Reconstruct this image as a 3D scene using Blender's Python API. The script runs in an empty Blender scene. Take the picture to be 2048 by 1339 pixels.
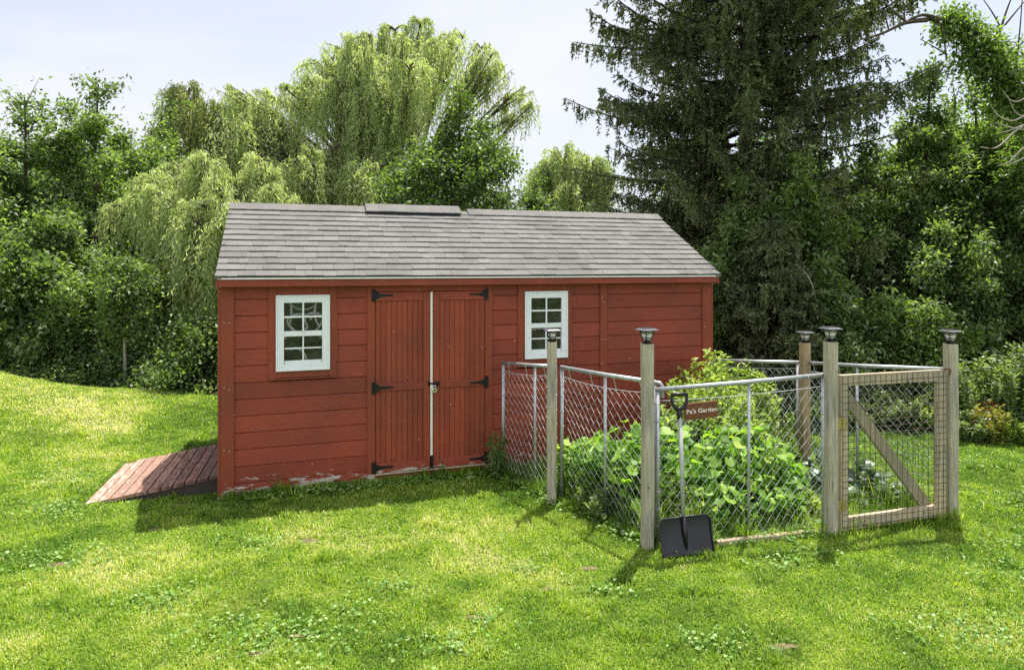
import bpy, math, random
import numpy as np
from mathutils import Vector, Matrix
PI = math.pi
R_ = math.radians
scene = bpy.context.scene
COL = scene.collection

# ------------------------------------------------------------------ camera
EYE = 2.096
FPX = 1310.9
YH = 530.32
cam = bpy.data.cameras.new("camera")
cam.sensor_width = 36.0
cam.lens = FPX / 2048 * 36.0
cam.shift_y = -(669.5 - YH) / 2048
cam.clip_start = 0.05
cam.clip_end = 2000
camo = bpy.data.objects.new("camera", cam)
camo.location = (0, 0, EYE)
camo.rotation_euler = (PI / 2, 0, 0)
COL.objects.link(camo)
scene.camera = camo

# ------------------------------------------------------------------ sun, sky, exposure
SUN_AZ = math.atan2(.17, .30)       # from +Y towards +X
SUN_EL = R_(70.5)
sun = bpy.data.lights.new("sun", 'SUN')
sun.energy = 4.6
sun.angle = R_(0.55)
sun.color = (1.0, 0.95, 0.87)
suno = bpy.data.objects.new("sun", sun)
sd = Vector((math.sin(SUN_AZ) * math.cos(SUN_EL), math.cos(SUN_AZ) * math.cos(SUN_EL), math.sin(SUN_EL)))
suno.rotation_euler = sd.to_track_quat('Z', 'Y').to_euler()
suno.location = (0, 0, 30)
COL.objects.link(suno)

world = bpy.data.worlds.new("World")
scene.world = world
world.use_nodes = True
wt = world.node_tree
wn, wl = wt.nodes, wt.links
wn.clear()
out = wn.new('ShaderNodeOutputWorld')
bg = wn.new('ShaderNodeBackground')
bg.inputs['Strength'].default_value = 0.093
sky = wn.new('ShaderNodeTexSky')
sky.sky_type = 'NISHITA'
sky.sun_disc = False
sky.sun_elevation = SUN_EL
sky.sun_rotation = SUN_AZ
sky.air_density = 1.0
sky.dust_density = 2.0
tc = wn.new('ShaderNodeTexCoord')
mp = wn.new('ShaderNodeMapping')
mp.inputs['Scale'].default_value = (1.0, 1.0, 2.6)
mp.inputs['Location'].default_value = (0.35, 0.1, 0.25)
nz = wn.new('ShaderNodeTexNoise')
nz.inputs['Scale'].default_value = 1.9
nz.inputs['Detail'].default_value = 9
nz.inputs['Roughness'].default_value = 0.52
nz.inputs['Distortion'].default_value = 0.35
cr = wn.new('ShaderNodeValToRGB')
cr.color_ramp.elements[0].position = 0.40
cr.color_ramp.elements[0].color = (0.58, 0.58, 0.58, 1)
cr.color_ramp.elements[1].position = 0.66
cr.color_ramp.elements[1].color = (1, 1, 1, 1)
mix = wn.new('ShaderNodeMixRGB')
mix.inputs['Color2'].default_value = (5.2, 5.3, 5.65, 1)
wl.new(tc.outputs['Generated'], mp.inputs['Vector'])
wl.new(mp.outputs['Vector'], nz.inputs['Vector'])
wl.new(nz.outputs['Fac'], cr.inputs['Fac'])
wl.new(cr.outputs['Color'], mix.inputs['Fac'])
wl.new(sky.outputs['Color'], mix.inputs['Color1'])
# sky brightened behind the camera as added fill light for the shaded fronts
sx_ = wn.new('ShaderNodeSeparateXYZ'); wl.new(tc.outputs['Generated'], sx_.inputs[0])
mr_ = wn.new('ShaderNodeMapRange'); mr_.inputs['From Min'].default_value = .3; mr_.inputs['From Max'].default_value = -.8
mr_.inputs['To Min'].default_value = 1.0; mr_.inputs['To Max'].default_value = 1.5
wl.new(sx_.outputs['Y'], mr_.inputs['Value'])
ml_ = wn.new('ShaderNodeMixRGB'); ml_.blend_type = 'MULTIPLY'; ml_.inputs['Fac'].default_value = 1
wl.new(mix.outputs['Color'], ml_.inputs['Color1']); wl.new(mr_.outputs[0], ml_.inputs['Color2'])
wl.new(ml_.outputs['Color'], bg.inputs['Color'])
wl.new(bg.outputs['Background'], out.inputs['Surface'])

scene.view_settings.view_transform = 'Standard'
scene.view_settings.look = 'None'
scene.view_settings.gamma = 1.0
scene.view_settings.exposure = 1.0
scene.view_settings.use_curve_mapping = False
scene.render.engine = 'CYCLES'
scene.cycles.max_bounces = 7
scene.cycles.diffuse_bounces = 3
scene.cycles.glossy_bounces = 2
scene.cycles.transmission_bounces = 4
scene.cycles.transparent_max_bounces = 8
scene.cycles.use_denoising = False
scene.cycles.use_adaptive_sampling = True
scene.cycles.adaptive_threshold = 0.015

rng = np.random.default_rng(11)

# ------------------------------------------------------------------ helpers: objects
def tag(o, label=None, cat=None, group=None, kind=None):
    if label: o['label'] = label
    if cat: o['category'] = cat
    if group: o['group'] = group
    if kind: o['kind'] = kind
    return o

def thing(name, label, cat, loc=(0, 0, 0), rotz=0.0, group=None):
    o = bpy.data.objects.new(name, None)
    o.empty_display_size = 0.1
    o.location = loc
    o.rotation_euler = (0, 0, rotz)
    COL.objects.link(o)
    return tag(o, label, cat, group)

def mesh_np(name, V, faces, mats, parent=None, attrs=None, midx=None, smooth=False, loc=None):
    """V (n,3); faces: list of int arrays (m,k). attrs: dict name -> per-face float array"""
    me = bpy.data.meshes.new(name)
    V = np.asarray(V, dtype=np.float32)
    faces = [np.asarray(f, dtype=np.int32) for f in faces if len(f)]
    me.vertices.add(len(V))
    me.vertices.foreach_set('co', V.ravel())
    nl = sum(f.size for f in faces)
    nf = sum(len(f) for f in faces)
    me.loops.add(nl)
    me.polygons.add(nf)
    me.loops.foreach_set('vertex_index', np.concatenate([f.ravel() for f in faces]))
    tot = np.concatenate([np.full(len(f), f.shape[1], dtype=np.int32) for f in faces])
    st = np.concatenate([[0], np.cumsum(tot)[:-1]]).astype(np.int32)
    me.polygons.foreach_set('loop_start', st)
    if not isinstance(mats, (list, tuple)): mats = [mats]
    for m in mats: me.materials.append(m)
    if midx is not None: me.polygons.foreach_set('material_index', np.asarray(midx, dtype=np.int32))
    if smooth: me.polygons.foreach_set('use_smooth', np.ones(nf, dtype=bool))
    me.update(calc_edges=True)
    if attrs:
        for k, a in attrs.items():
            at = me.attributes.new(k, 'FLOAT', 'FACE')
            at.data.foreach_set('value', np.asarray(a, dtype=np.float32))
    me.validate()
    o = bpy.data.objects.new(name, me)
    COL.objects.link(o)
    if parent is not None: o.parent = parent
    if loc is not None: o.location = loc
    return o

class MB:
    """collects simple solids, then links them as one mesh object"""
    def __init__(s):
        s.v = []; s.f = []; s.a = []; s.m = []; s.cm = 0; s.ca = 0.5
    def add(s, vs, fs):
        b = len(s.v)
        s.v += [tuple(p) for p in vs]
        for f in fs:
            s.f.append([b + i for i in f]); s.a.append(s.ca); s.m.append(s.cm)
    def box(s, x0, x1, y0, y1, z0, z1, bev=0.0):
        if bev <= 0:
            vs = [(x, y, z) for x in (x0, x1) for y in (y0, y1) for z in (z0, z1)]
            s.add(vs, [(0, 1, 3, 2), (4, 6, 7, 5), (0, 4, 5, 1), (2, 3, 7, 6), (0, 2, 6, 4), (1, 5, 7, 3)])
            return
        b = min(bev, (x1 - x0) * .45, (y1 - y0) * .45, (z1 - z0) * .45)
        bm_pts = []
        X = (x0, x1); Y = (y0, y1); Z = (z0, z1)
        ids = {}
        for i in (0, 1):
            for j in (0, 1):
                for k in (0, 1):
                    sx, sy, sz = (1 - 2 * i) * b, (1 - 2 * j) * b, (1 - 2 * k) * b
                    ids[(i, j, k, 'x')] = len(bm_pts); bm_pts.append((X[i], Y[j] + sy, Z[k] + sz))
                    ids[(i, j, k, 'y')] = len(bm_pts); bm_pts.append((X[i] + sx, Y[j], Z[k] + sz))
                    ids[(i, j, k, 'z')] = len(bm_pts); bm_pts.append((X[i] + sx, Y[j] + sy, Z[k]))
        F = []
        for i in (0, 1):
            F.append([ids[(i, 0, 0, 'x')], ids[(i, 1, 0, 'x')], ids[(i, 1, 1, 'x')], ids[(i, 0, 1, 'x')]])
            F.append([ids[(0, i, 0, 'y')], ids[(1, i, 0, 'y')], ids[(1, i, 1, 'y')], ids[(0, i, 1, 'y')]])
            F.append([ids[(0, 0, i, 'z')], ids[(1, 0, i, 'z')], ids[(1, 1, i, 'z')], ids[(0, 1, i, 'z')]])
        for a in (0, 1):
            for c in (0, 1):
                F.append([ids[(a, c, 0, 'x')], ids[(a, c, 1, 'x')], ids[(a, c, 1, 'y')], ids[(a, c, 0, 'y')]])
                F.append([ids[(a, 0, c, 'x')], ids[(a, 1, c, 'x')], ids[(a, 1, c, 'z')], ids[(a, 0, c, 'z')]])
                F.append([ids[(0, a, c, 'y')], ids[(1, a, c, 'y')], ids[(1, a, c, 'z')], ids[(0, a, c, 'z')]])
        for i in (0, 1):
            for j in (0, 1):
                for k in (0, 1):
                    F.append([ids[(i, j, k, 'x')], ids[(i, j, k, 'y')], ids[(i, j, k, 'z')]])
        s.add(bm_pts, F)
    def obox(s, c, ax, ay, az):
        """oriented box: centre and three half-axis vectors"""
        c = Vector(c); ax = Vector(ax); ay = Vector(ay); az = Vector(az)
        vs = [c + i * ax + j * ay + k * az for i in (-1, 1) for j in (-1, 1) for k in (-1, 1)]
        s.add(vs, [(0, 1, 3, 2), (4, 6, 7, 5), (0, 4, 5, 1), (2, 3, 7, 6), (0, 2, 6, 4), (1, 5, 7, 3)])
    def tube(s, pts, r, n=8, cap=True):
        pts = [Vector(p) for p in pts]
        rs = r if isinstance(r, (list, tuple, np.ndarray)) else [r] * len(pts)
        vs = []; m = len(pts)
        prev = None
        for i, p in enumerate(pts):
            d = (pts[min(i + 1, m - 1)] - pts[max(i - 1, 0)])
            if d.length < 1e-9: d = Vector((0, 0, 1))
            d.normalize()
            if prev is None:
                a = d.cross(Vector((0, 0, 1)))
                if a.length < .05: a = d.cross(Vector((1, 0, 0)))
            else:
                a = prev - d * prev.dot(d)
            a.normalize(); prev = a
            b = d.cross(a)
            for k in range(n):
                t = 2 * PI * k / n
                vs.append(p + (a * math.cos(t) + b * math.sin(t)) * rs[i])
        fs = []
        for i in range(m - 1):
            for k in range(n):
                k2 = (k + 1) % n
                fs.append((i * n + k, i * n + k2, (i + 1) * n + k2, (i + 1) * n + k))
        if cap:
            fs.append(tuple(range(n))[::-1]); fs.append(tuple((m - 1) * n + k for k in range(n)))
        s.add(vs, fs)
    def lathe(s, prof, c=(0, 0, 0), n=16, rot=0.0):
        vs = []
        for (r, z) in prof:
            for k in range(n):
                t = 2 * PI * k / n + rot
                vs.append((c[0] + r * math.cos(t), c[1] + r * math.sin(t), c[2] + z))
        fs = []
        for i in range(len(prof) - 1):
            for k in range(n):
                k2 = (k + 1) % n
                fs.append((i * n + k, i * n + k2, (i + 1) * n + k2, (i + 1) * n + k))
        fs.append(tuple(range(n))[::-1]); fs.append(tuple((len(prof) - 1) * n + k for k in range(n)))
        s.add(vs, fs)
    def prism(s, poly, axis, a0, a1):
        """poly in the plane perpendicular to axis ('x': (y,z), 'y': (x,z), 'z': (x,y))"""
        def P(p, a):
            return {'x': (a, p[0], p[1]), 'y': (p[0], a, p[1]), 'z': (p[0], p[1], a)}[axis]
        n = len(poly)
        vs = [P(p, a0) for p in poly] + [P(p, a1) for p in poly]
        fs = [tuple(range(n))[::-1], tuple(n + k for k in range(n))]
        for k in range(n):
            k2 = (k + 1) % n
            fs.append((k, k2, n + k2, n + k))
        s.add(vs, fs)
    def build(s, name, mats, parent=None, smooth=False, loc=None):
        me = bpy.data.meshes.new(name)
        me.from_pydata(s.v, [], s.f)
        if not isinstance(mats, (list, tuple)): mats = [mats]
        for m in mats: me.materials.append(m)
        me.polygons.foreach_set('material_index', s.m)
        if smooth: me.polygons.foreach_set('use_smooth', [True] * len(s.f))
        at = me.attributes.new('rnd', 'FLOAT', 'FACE')
        at.data.foreach_set('value', s.a)
        bm_fix(me)
        o = bpy.data.objects.new(name, me)
        COL.objects.link(o)
        if parent is not None: o.parent = parent
        if loc is not None: o.location = loc
        return o

import bmesh
def bm_fix(me):
    bm = bmesh.new(); bm.from_mesh(me)
    bmesh.ops.recalc_face_normals(bm, faces=bm.faces)
    bm.to_mesh(me); bm.free()

def copy_tree(o, parent=None, n=None):
    c = o.copy()
    COL.objects.link(c)
    if parent is not None: c.parent = parent
    for ch in o.children:
        copy_tree(ch, c)
    return c

# ------------------------------------------------------------------ helpers: noise + ground
_grid = rng.random((64, 64))
def vnoise(x, y, s):
    x = np.asarray(x, float) / s + 1000.0; y = np.asarray(y, float) / s + 1000.0
    xi = np.floor(x).astype(int); yi = np.floor(y).astype(int)
    fx = x - xi; fy = y - yi
    fx = fx * fx * (3 - 2 * fx); fy = fy * fy * (3 - 2 * fy)
    g = lambda a, b: _grid[a % 64, b % 64]
    return (g(xi, yi) * (1 - fx) + g(xi + 1, yi) * fx) * (1 - fy) + (g(xi, yi + 1) * (1 - fx) + g(xi + 1, yi + 1) * fx) * fy
def fbm(x, y, s, o=3):
    r = 0; a = 1; t = 0
    for i in range(o):
        r = r + a * vnoise(np.asarray(x) + 17.3 * i, np.asarray(y) - 9.1 * i, s / 2 ** i); t += a; a *= .5
    return r / t
def sstep(a, b, x):
    t = np.clip((np.asarray(x, float) - a) / (b - a), 0, 1)
    return t * t * (3 - 2 * t)
def ground_z(x, y):
    x = np.asarray(x, float); y = np.asarray(y, float)
    d = (-4.55 - x) / .5
    m = 0.215 * .5 * np.log1p(np.exp(np.clip(d, -30, 30)))
    m = 1.3 * np.tanh(m / 1.3)
    z = m * np.exp(-((y - 9.1) / np.where(y < 9.1, 2.2, 1.6)) ** 2)
    z = z + 0.03 * (fbm(x, y, 1.7) - .5) * sstep(40, 20, np.abs(y))
    z = z - 0.14 * sstep(9.0, 10.8, y) * sstep(-5.6, -7.0, x)
    return z
def gz(x, y): return float(ground_z(x, y))
def at(px, py, Y):
    return ((px - 1024) / FPX * Y, Y, EYE - (py - YH) / FPX * Y)
def atx(px, Y): return (px - 1024) / FPX * Y
def atz(py, Y): return EYE - (py - YH) / FPX * Y

# ------------------------------------------------------------------ materials
def newmat(name):
    m = bpy.data.materials.new(name); m.use_nodes = True
    nt = m.node_tree; nt.nodes.clear()
    o = nt.nodes.new('ShaderNodeOutputMaterial')
    p = nt.nodes.new('ShaderNodeBsdfPrincipled')
    nt.links.new(p.outputs[0], o.inputs[0])
    return m, nt, p, o
def ramp(nt, stops):
    c = nt.nodes.new('ShaderNodeValToRGB')
    e = c.color_ramp.elements
    while len(e) < len(stops): e.new(0.5)
    for el, (pos, col) in zip(e, stops):
        el.position = pos; el.color = (*col, 1)
    return c
def noise(nt, scale, detail=4, rough=.5, vec=None, stretch=None, coord='Object', dist=0):
    n = nt.nodes.new('ShaderNodeTexNoise')
    n.inputs['Scale'].default_value = scale; n.inputs['Detail'].default_value = detail
    n.inputs['Roughness'].default_value = rough; n.inputs['Distortion'].default_value = dist
    t = nt.nodes.new('ShaderNodeTexCoord')
    if stretch:
        m = nt.nodes.new('ShaderNodeMapping'); m.inputs['Scale'].default_value = stretch
        nt.links.new(t.outputs[coord], m.inputs['Vector']); nt.links.new(m.outputs[0], n.inputs['Vector'])
    else:
        nt.links.new(t.outputs[coord], n.inputs['Vector'])
    return n
def mixc(nt, fac, a, b, mode='MIX'):
    m = nt.nodes.new('ShaderNodeMixRGB'); m.blend_type = mode
    for k, v in (('Fac', fac), ('Color1', a), ('Color2', b)):
        if hasattr(v, 'is_linked') or hasattr(v, 'links'): nt.links.new(v, m.inputs[k])
        elif isinstance(v, (int, float)): m.inputs[k].default_value = v if k == 'Fac' else (v, v, v, 1)
        else: m.inputs[k].default_value = (*v, 1)
    return m.outputs[0]
def math_(nt, op, a, b=None):
    m = nt.nodes.new('ShaderNodeMath'); m.operation = op
    for i, v in enumerate((a, b)):
        if v is None: continue
        if isinstance(v, (int, float)): m.inputs[i].default_value = v
        else: nt.links.new(v, m.inputs[i])
    return m.outputs[0]
def bump(nt, p, h, strength=.3, dist=.01):
    b = nt.nodes.new('ShaderNodeBump'); b.inputs['Strength'].default_value = strength
    b.inputs['Distance'].default_value = dist
    nt.links.new(h, b.inputs['Height']); nt.links.new(b.outputs[0], p.inputs['Normal'])
def attr(nt, name='rnd'):
    a = nt.nodes.new('ShaderNodeAttribute'); a.attribute_name = name
    return a.outputs['Fac']

def simple(name, col, rough=.6, metal=0.0, var=.12, scale=14, spec=.4, bmp=0.0):
    m, nt, p, o = newmat(name)
    n = noise(nt, scale, 5, .6)
    lo = tuple(c * (1 - var) for c in col); hi = tuple(min(1, c * (1 + var)) for c in col)
    r = ramp(nt, [(.3, lo), (.7, hi)])
    nt.links.new(n.outputs['Fac'], r.inputs['Fac'])
    nt.links.new(r.outputs[0], p.inputs['Base Color'])
    p.inputs['Roughness'].default_value = rough; p.inputs['Metallic'].default_value = metal
    p.inputs['Specular IOR Level'].default_value = spec
    if bmp: bump(nt, p, n.outputs['Fac'], bmp, .004)
    return m

def leafmat(name, cols, trans=.45, rough=.45, tcol=None, spec=.4, patch=None):
    """cols: stops for the per-leaf random value"""
    m, nt, p, o = newmat(name)
    a = attr(nt)
    n = len(cols)
    r = ramp(nt, [((i + .5) / n, c) for i, c in enumerate(cols)])
    nt.links.new(a, r.inputs['Fac'])
    col = r.outputs[0]
    if patch:
        nn = noise(nt, patch[0], 3, .5)
        f = ramp(nt, [(.42, (0, 0, 0)), (.62, (1, 1, 1))])
        nt.links.new(nn.outputs['Fac'], f.inputs['Fac'])
        col = mixc(nt, math_(nt, 'MULTIPLY', f.outputs[0], patch[2]), col, patch[1])
    nt.links.new(col, p.inputs['Base Color'])
    p.inputs['Roughness'].default_value = rough
    p.inputs['Specular IOR Level'].default_value = spec
    t = nt.nodes.new('ShaderNodeBsdfTranslucent')
    tc_ = mixc(nt, 1.0, col, tcol or (1.5, 1.75, .5), 'MULTIPLY')
    nt.links.new(tc_, t.inputs['Color'])
    mx = nt.nodes.new('ShaderNodeMixShader'); mx.inputs[0].default_value = trans
    nt.links.new(p.outputs[0], mx.inputs[1]); nt.links.new(t.outputs[0], mx.inputs[2])
    nt.links.new(mx.outputs[0], o.inputs[0])
    return m

def redpaint(name, base=(.25, .050, .029), along='x', peel=0.0, tint=.12):
    m, nt, p, o = newmat(name)
    st = {'x': (1.2, 1.2, 14), 'z': (14, 14, 1.2), 'y': (14, 1.2, 14)}[along]
    g = noise(nt, 6, 8, .65, stretch=st)
    big = noise(nt, 1.6, 3, .5)
    r = ramp(nt, [(.25, tuple(c * .80 for c in base)), (.75, tuple(c * 1.22 for c in base))])
    nt.links.new(g.outputs['Fac'], r.inputs['Fac'])
    c = r.outputs[0]
    rb = ramp(nt, [(.35, (.84, .9, .95)), (.65, (1.14, 1.06, 1.0))])
    nt.links.new(big.outputs['Fac'], rb.inputs['Fac'])
    c = mixc(nt, 1.0, c, rb.outputs[0], 'MULTIPLY')
    ra = ramp(nt, [(0, (1 - tint, 1 - tint, 1 - tint)), (1, (1 + tint, 1 + tint * .9, 1 + tint * .8))])
    nt.links.new(attr(nt), ra.inputs['Fac'])
    c = mixc(nt, 1.0, c, ra.outputs[0], 'MULTIPLY')
    # small pale chips of missing paint
    v = nt.nodes.new('ShaderNodeTexVoronoi'); v.inputs['Scale'].default_value = 9
    t = nt.nodes.new('ShaderNodeTexCoord'); nt.links.new(t.outputs['Object'], v.inputs['Vector'])
    sp = math_(nt, 'LESS_THAN', v.outputs['Distance'], .05)
    rr = nt.nodes.new('ShaderNodeSeparateColor'); nt.links.new(v.outputs['Color'], rr.inputs[0])
    sp = math_(nt, 'MULTIPLY', sp, math_(nt, 'GREATER_THAN', rr.outputs[0], .72))
    c = mixc(nt, sp, c, (.62, .45, .36))
    if peel > 0:
        pn = noise(nt, 5.0, 8, .7, stretch=(1, 1, 3.2), dist=.6)
        sx = nt.nodes.new('ShaderNodeSeparateXYZ'); nt.links.new(t.outputs['Object'], sx.inputs[0])
        mr = nt.nodes.new('ShaderNodeMapRange')
        mr.inputs['From Min'].default_value = .02; mr.inputs['From Max'].default_value = .34
        mr.inputs['To Min'].default_value = .55 - .135 * peel + .02; mr.inputs['To Max'].default_value = .83
        nt.links.new(sx.outputs['Z'], mr.inputs['Value'])
        mk = math_(nt, 'GREATER_THAN', pn.outputs['Fac'], mr.outputs[0])
        wn_ = noise(nt, 30, 4, .6, stretch=(1, 1, 6))
        wr = ramp(nt, [(.3, (.28, .19, .14)), (.7, (.66, .60, .53))])
        nt.links.new(wn_.outputs['Fac'], wr.inputs['Fac'])
        c = mixc(nt, mk, c, wr.outputs[0])
    nt.links.new(c, p.inputs['Base Color'])
    p.inputs['Roughness'].default_value = .62
    p.inputs['Specular IOR Level'].default_value = .3
    bump(nt, p, g.outputs['Fac'], .25, .004)
    return m

M = {}
M['siding'] = redpaint('red_siding', peel=1.0)
M['trim'] = redpaint('red_trim', (.238, .051, .025), 'z', peel=.9, tint=.1)
M['trimx'] = redpaint('red_trim_level', (.248, .051, .029), 'x', tint=.1)
M['door'] = redpaint('red_door', (.25, .053, .026), 'z', tint=.14)
M['white'] = simple('white_vinyl', (.76, .78, .79), .4, var=.03)
M['cream'] = simple('cream_strip', (.78, .72, .64), .5, var=.06)
M['black'] = simple('black_iron', (.009, .008, .010), .5, metal=.0, var=.3, spec=.3)
M['blackplastic'] = simple('black_plastic', (.007, .006, .008), .40, var=.3, scale=20, spec=.5)
M['galv'] = simple('galvanised_steel', (.42, .435, .45), .5, metal=.7, var=.18, scale=30)
M['wire'] = simple('galvanised_wire', (.52, .53, .54), .45, metal=.4, var=.1)
M['darkwire'] = simple('rusty_wire', (.05, .032, .024), .6, metal=.3)
M['greenwire'] = simple('green_coated_wire', (.05, .13, .06), .5)
M['brass'] = simple('tarnished_brass', (.42, .33, .13), .45, metal=.6, var=.25, scale=60)
M['silver'] = simple('padlock_steel', (.75, .74, .70), .25, metal=.9, var=.05)
M['rust'] = simple('rusty_iron', (.14, .05, .03), .8, var=.3)
M['dark'] = simple('dark_interior', (.03, .026, .024), .9)
M['foundation'] = simple('foundation_timber', (.05, .04, .03), .9)
M['drip'] = simple('drip_edge', (.80, .80, .78), .5, var=.08)

def woodmat(name, c0, c1, c2, scale=1.0, knots=True):
    m, nt, p, o = newmat(name)
    g = noise(nt, 9 * scale, 9, .68, stretch=(7, 7, .55), dist=.25)
    r = ramp(nt, [(.28, c0), (.5, c1), (.74, c2)])
    nt.links.new(g.outputs['Fac'], r.inputs['Fac'])
    c = r.outputs[0]
    b = noise(nt, 1.4, 3, .5)
    rb = ramp(nt, [(.35, (.78, .8, .84)), (.68, (1.2, 1.14, 1.02))])
    nt.links.new(b.outputs['Fac'], rb.inputs['Fac'])
    c = mixc(nt, 1.0, c, rb.outputs[0], 'MULTIPLY')
    cr_ = noise(nt, 16 * scale, 3, .5, stretch=(9, 9, .35))
    ck = ramp(nt, [(.30, (.25, .22, .2)), (.37, (1, 1, 1))])
    nt.links.new(cr_.outputs['Fac'], ck.inputs['Fac'])
    c = mixc(nt, .8, c, ck.outputs[0], 'MULTIPLY')
    if knots:
        v = nt.nodes.new('ShaderNodeTexVoronoi'); v.inputs['Scale'].default_value = 3.4
        t = nt.nodes.new('ShaderNodeTexCoord'); nt.links.new(t.outputs['Object'], v.inputs['Vector'])
        kr = ramp(nt, [(.03, (.28, .2, .13)), (.09, (1, 1, 1))])
        nt.links.new(v.outputs['Distance'], kr.inputs['Fac'])
        c = mixc(nt, .8, c, kr.outputs[0], 'MULTIPLY')
    nt.links.new(c, p.inputs['Base Color'])
    p.inputs['Roughness'].default_value = .8
    p.inputs['Specular IOR Level'].default_value = .2
    bump(nt, p, g.outputs['Fac'], .5, .004)
    return m
M['post'] = woodmat('weathered_post_wood', (.235, .205, .155), (.41, .37, .285), (.585, .54, .43))
M['postwarm'] = woodmat('warm_post_wood', (.22, .15, .09), (.38, .28, .17), (.52, .41, .27))
M['gatewood'] = woodmat('gate_frame_wood', (.28, .225, .155), (.46, .385, .27), (.62, .55, .42))
M['edging'] = woodmat('edging_wood', (.22, .17, .12), (.42, .34, .24), (.60, .52, .40), knots=False)
M['signwood'] = simple('brown_sign_wood', (.16, .055, .022), .55, var=.3, scale=24)
M['bark'] = simple('bark', (.09, .07, .05), .9, var=.4, scale=26, spec=.15, bmp=.6)
M['barkpale'] = simple('pale_bark', (.34, .30, .25), .9, var=.3, scale=22, spec=.15)
M['barkdark'] = simple('dark_bark', (.045, .036, .03), .9, var=.4, scale=22, spec=.1)
M['stem'] = simple('green_stem', (.12, .20, .05), .6, var=.2)

# ramp boards: red paint worn to pink bare wood
def rampmat():
    m, nt, p, o = newmat('worn_red_ramp_paint')
    g = noise(nt, 7, 8, .7, stretch=(5, 1.0, 5), dist=.4)
    t = nt.nodes.new('ShaderNodeTexCoord')
    sx = nt.nodes.new('ShaderNodeSeparateXYZ'); nt.links.new(t.outputs['Object'], sx.inputs[0])
    mr = nt.nodes.new('ShaderNodeMapRange')
    mr.inputs['From Min'].default_value = -1.1; mr.inputs['From Max'].default_value = 0
    mr.inputs['To Min'].default_value = .30; mr.inputs['To Max'].default_value = -.14
    nt.links.new(sx.outputs['X'], mr.inputs['Value'])
    s_ = math_(nt, 'ADD', g.outputs['Fac'], mr.outputs[0])
    r = ramp(nt, [(.38, (.085, .048, .045)), (.50, (.15, .065, .052)), (.58, (.27, .135, .095)), (.66, (.37, .25, .18)), (.72, (.22, .10, .075)), (.84, (.52, .40, .31))])
    nt.links.new(s_, r.inputs['Fac'])
    ra = ramp(nt, [(0, (.75, .75, .78)), (1, (1.2, 1.15, 1.1))])
    nt.links.new(attr(nt), ra.inputs['Fac'])
    c = mixc(nt, 1.0, r.outputs[0], ra.outputs[0], 'MULTIPLY')
    nt.links.new(c, p.inputs['Base Color']); p.inputs['Roughness'].default_value = .7
    bump(nt, p, g.outputs['Fac'], .4, .004)
    return m
M['ramp'] = rampmat()

def shinglemat():
    m, nt, p, o = newmat('asphalt_shingles')
    a = attr(nt)
    r = ramp(nt, [(0, (.138, .134, .127)), (.5, (.152, .148, .141)), (1, (.168, .164, .156))])
    nt.links.new(a, r.inputs['Fac'])
    g = noise(nt, 130, 3, .7)
    rg = ramp(nt, [(.3, (.55, .55, .57)), (.7, (1.45, 1.44, 1.4))])
    nt.links.new(g.outputs['Fac'], rg.inputs['Fac'])
    c = mixc(nt, 1.0, r.outputs[0], rg.outputs[0], 'MULTIPLY')
    b = noise(nt, 2.2, 4, .6)
    rb = ramp(nt, [(.35, (.86, .87, .86)), (.65, (1.1, 1.09, 1.07))])
    nt.links.new(b.outputs['Fac'], rb.inputs['Fac'])
    c = mixc(nt, 1.0, c, rb.outputs[0], 'MULTIPLY')
    nt.links.new(c, p.inputs['Base Color']); p.inputs['Roughness'].default_value = .92
    p.inputs['Specular IOR Level'].default_value = .2
    bump(nt, p, g.outputs['Fac'], .35, .003)
    return m
M['shingle'] = shinglemat()

def glassmat():
    m = bpy.data.materials.new('window_glass'); m.use_nodes = True
    nt = m.node_tree; nt.nodes.clear()
    o = nt.nodes.new('ShaderNodeOutputMaterial')
    g = nt.nodes.new('ShaderNodeBsdfGlossy'); g.inputs['Roughness'].default_value = .02
    t = nt.nodes.new('ShaderNodeBsdfTransparent'); t.inputs['Color'].default_value = (.92, .93, .94, 1)
    f = nt.nodes.new('ShaderNodeFresnel'); f.inputs['IOR'].default_value = 1.45
    mx = nt.nodes.new('ShaderNodeMixShader')
    nt.links.new(f.outputs[0], mx.inputs[0]); nt.links.new(t.outputs[0], mx.inputs[1]); nt.links.new(g.outputs[0], mx.inputs[2])
    dn = noise(nt, 7, 5, .6)
    dr = ramp(nt, [(.42, (.015, .015, .015)), (.72, (.07, .07, .07))])
    nt.links.new(dn.outputs['Fac'], dr.inputs['Fac'])
    df = nt.nodes.new('ShaderNodeBsdfDiffuse'); df.inputs['Color'].default_value = (.42, .42, .40, 1)
    m2 = nt.nodes.new('ShaderNodeMixShader'); nt.links.new(dr.outputs[0], m2.inputs[0])
    nt.links.new(mx.outputs[0], m2.inputs[1]); nt.links.new(df.outputs[0], m2.inputs[2])
    nt.links.new(m2.outputs[0], o.inputs[0])
    return m
M['glass'] = glassmat()
M['lampglass'] = simple('frosted_lamp_glass', (.62, .60, .56), .3, var=.1)
M['lampcap'] = simple('lamp_cap_enamel', (.09, .092, .10), .3, var=.1, spec=.8)
M['hose'] = simple('white_hose', (.85, .80, .72), .5)

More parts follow.
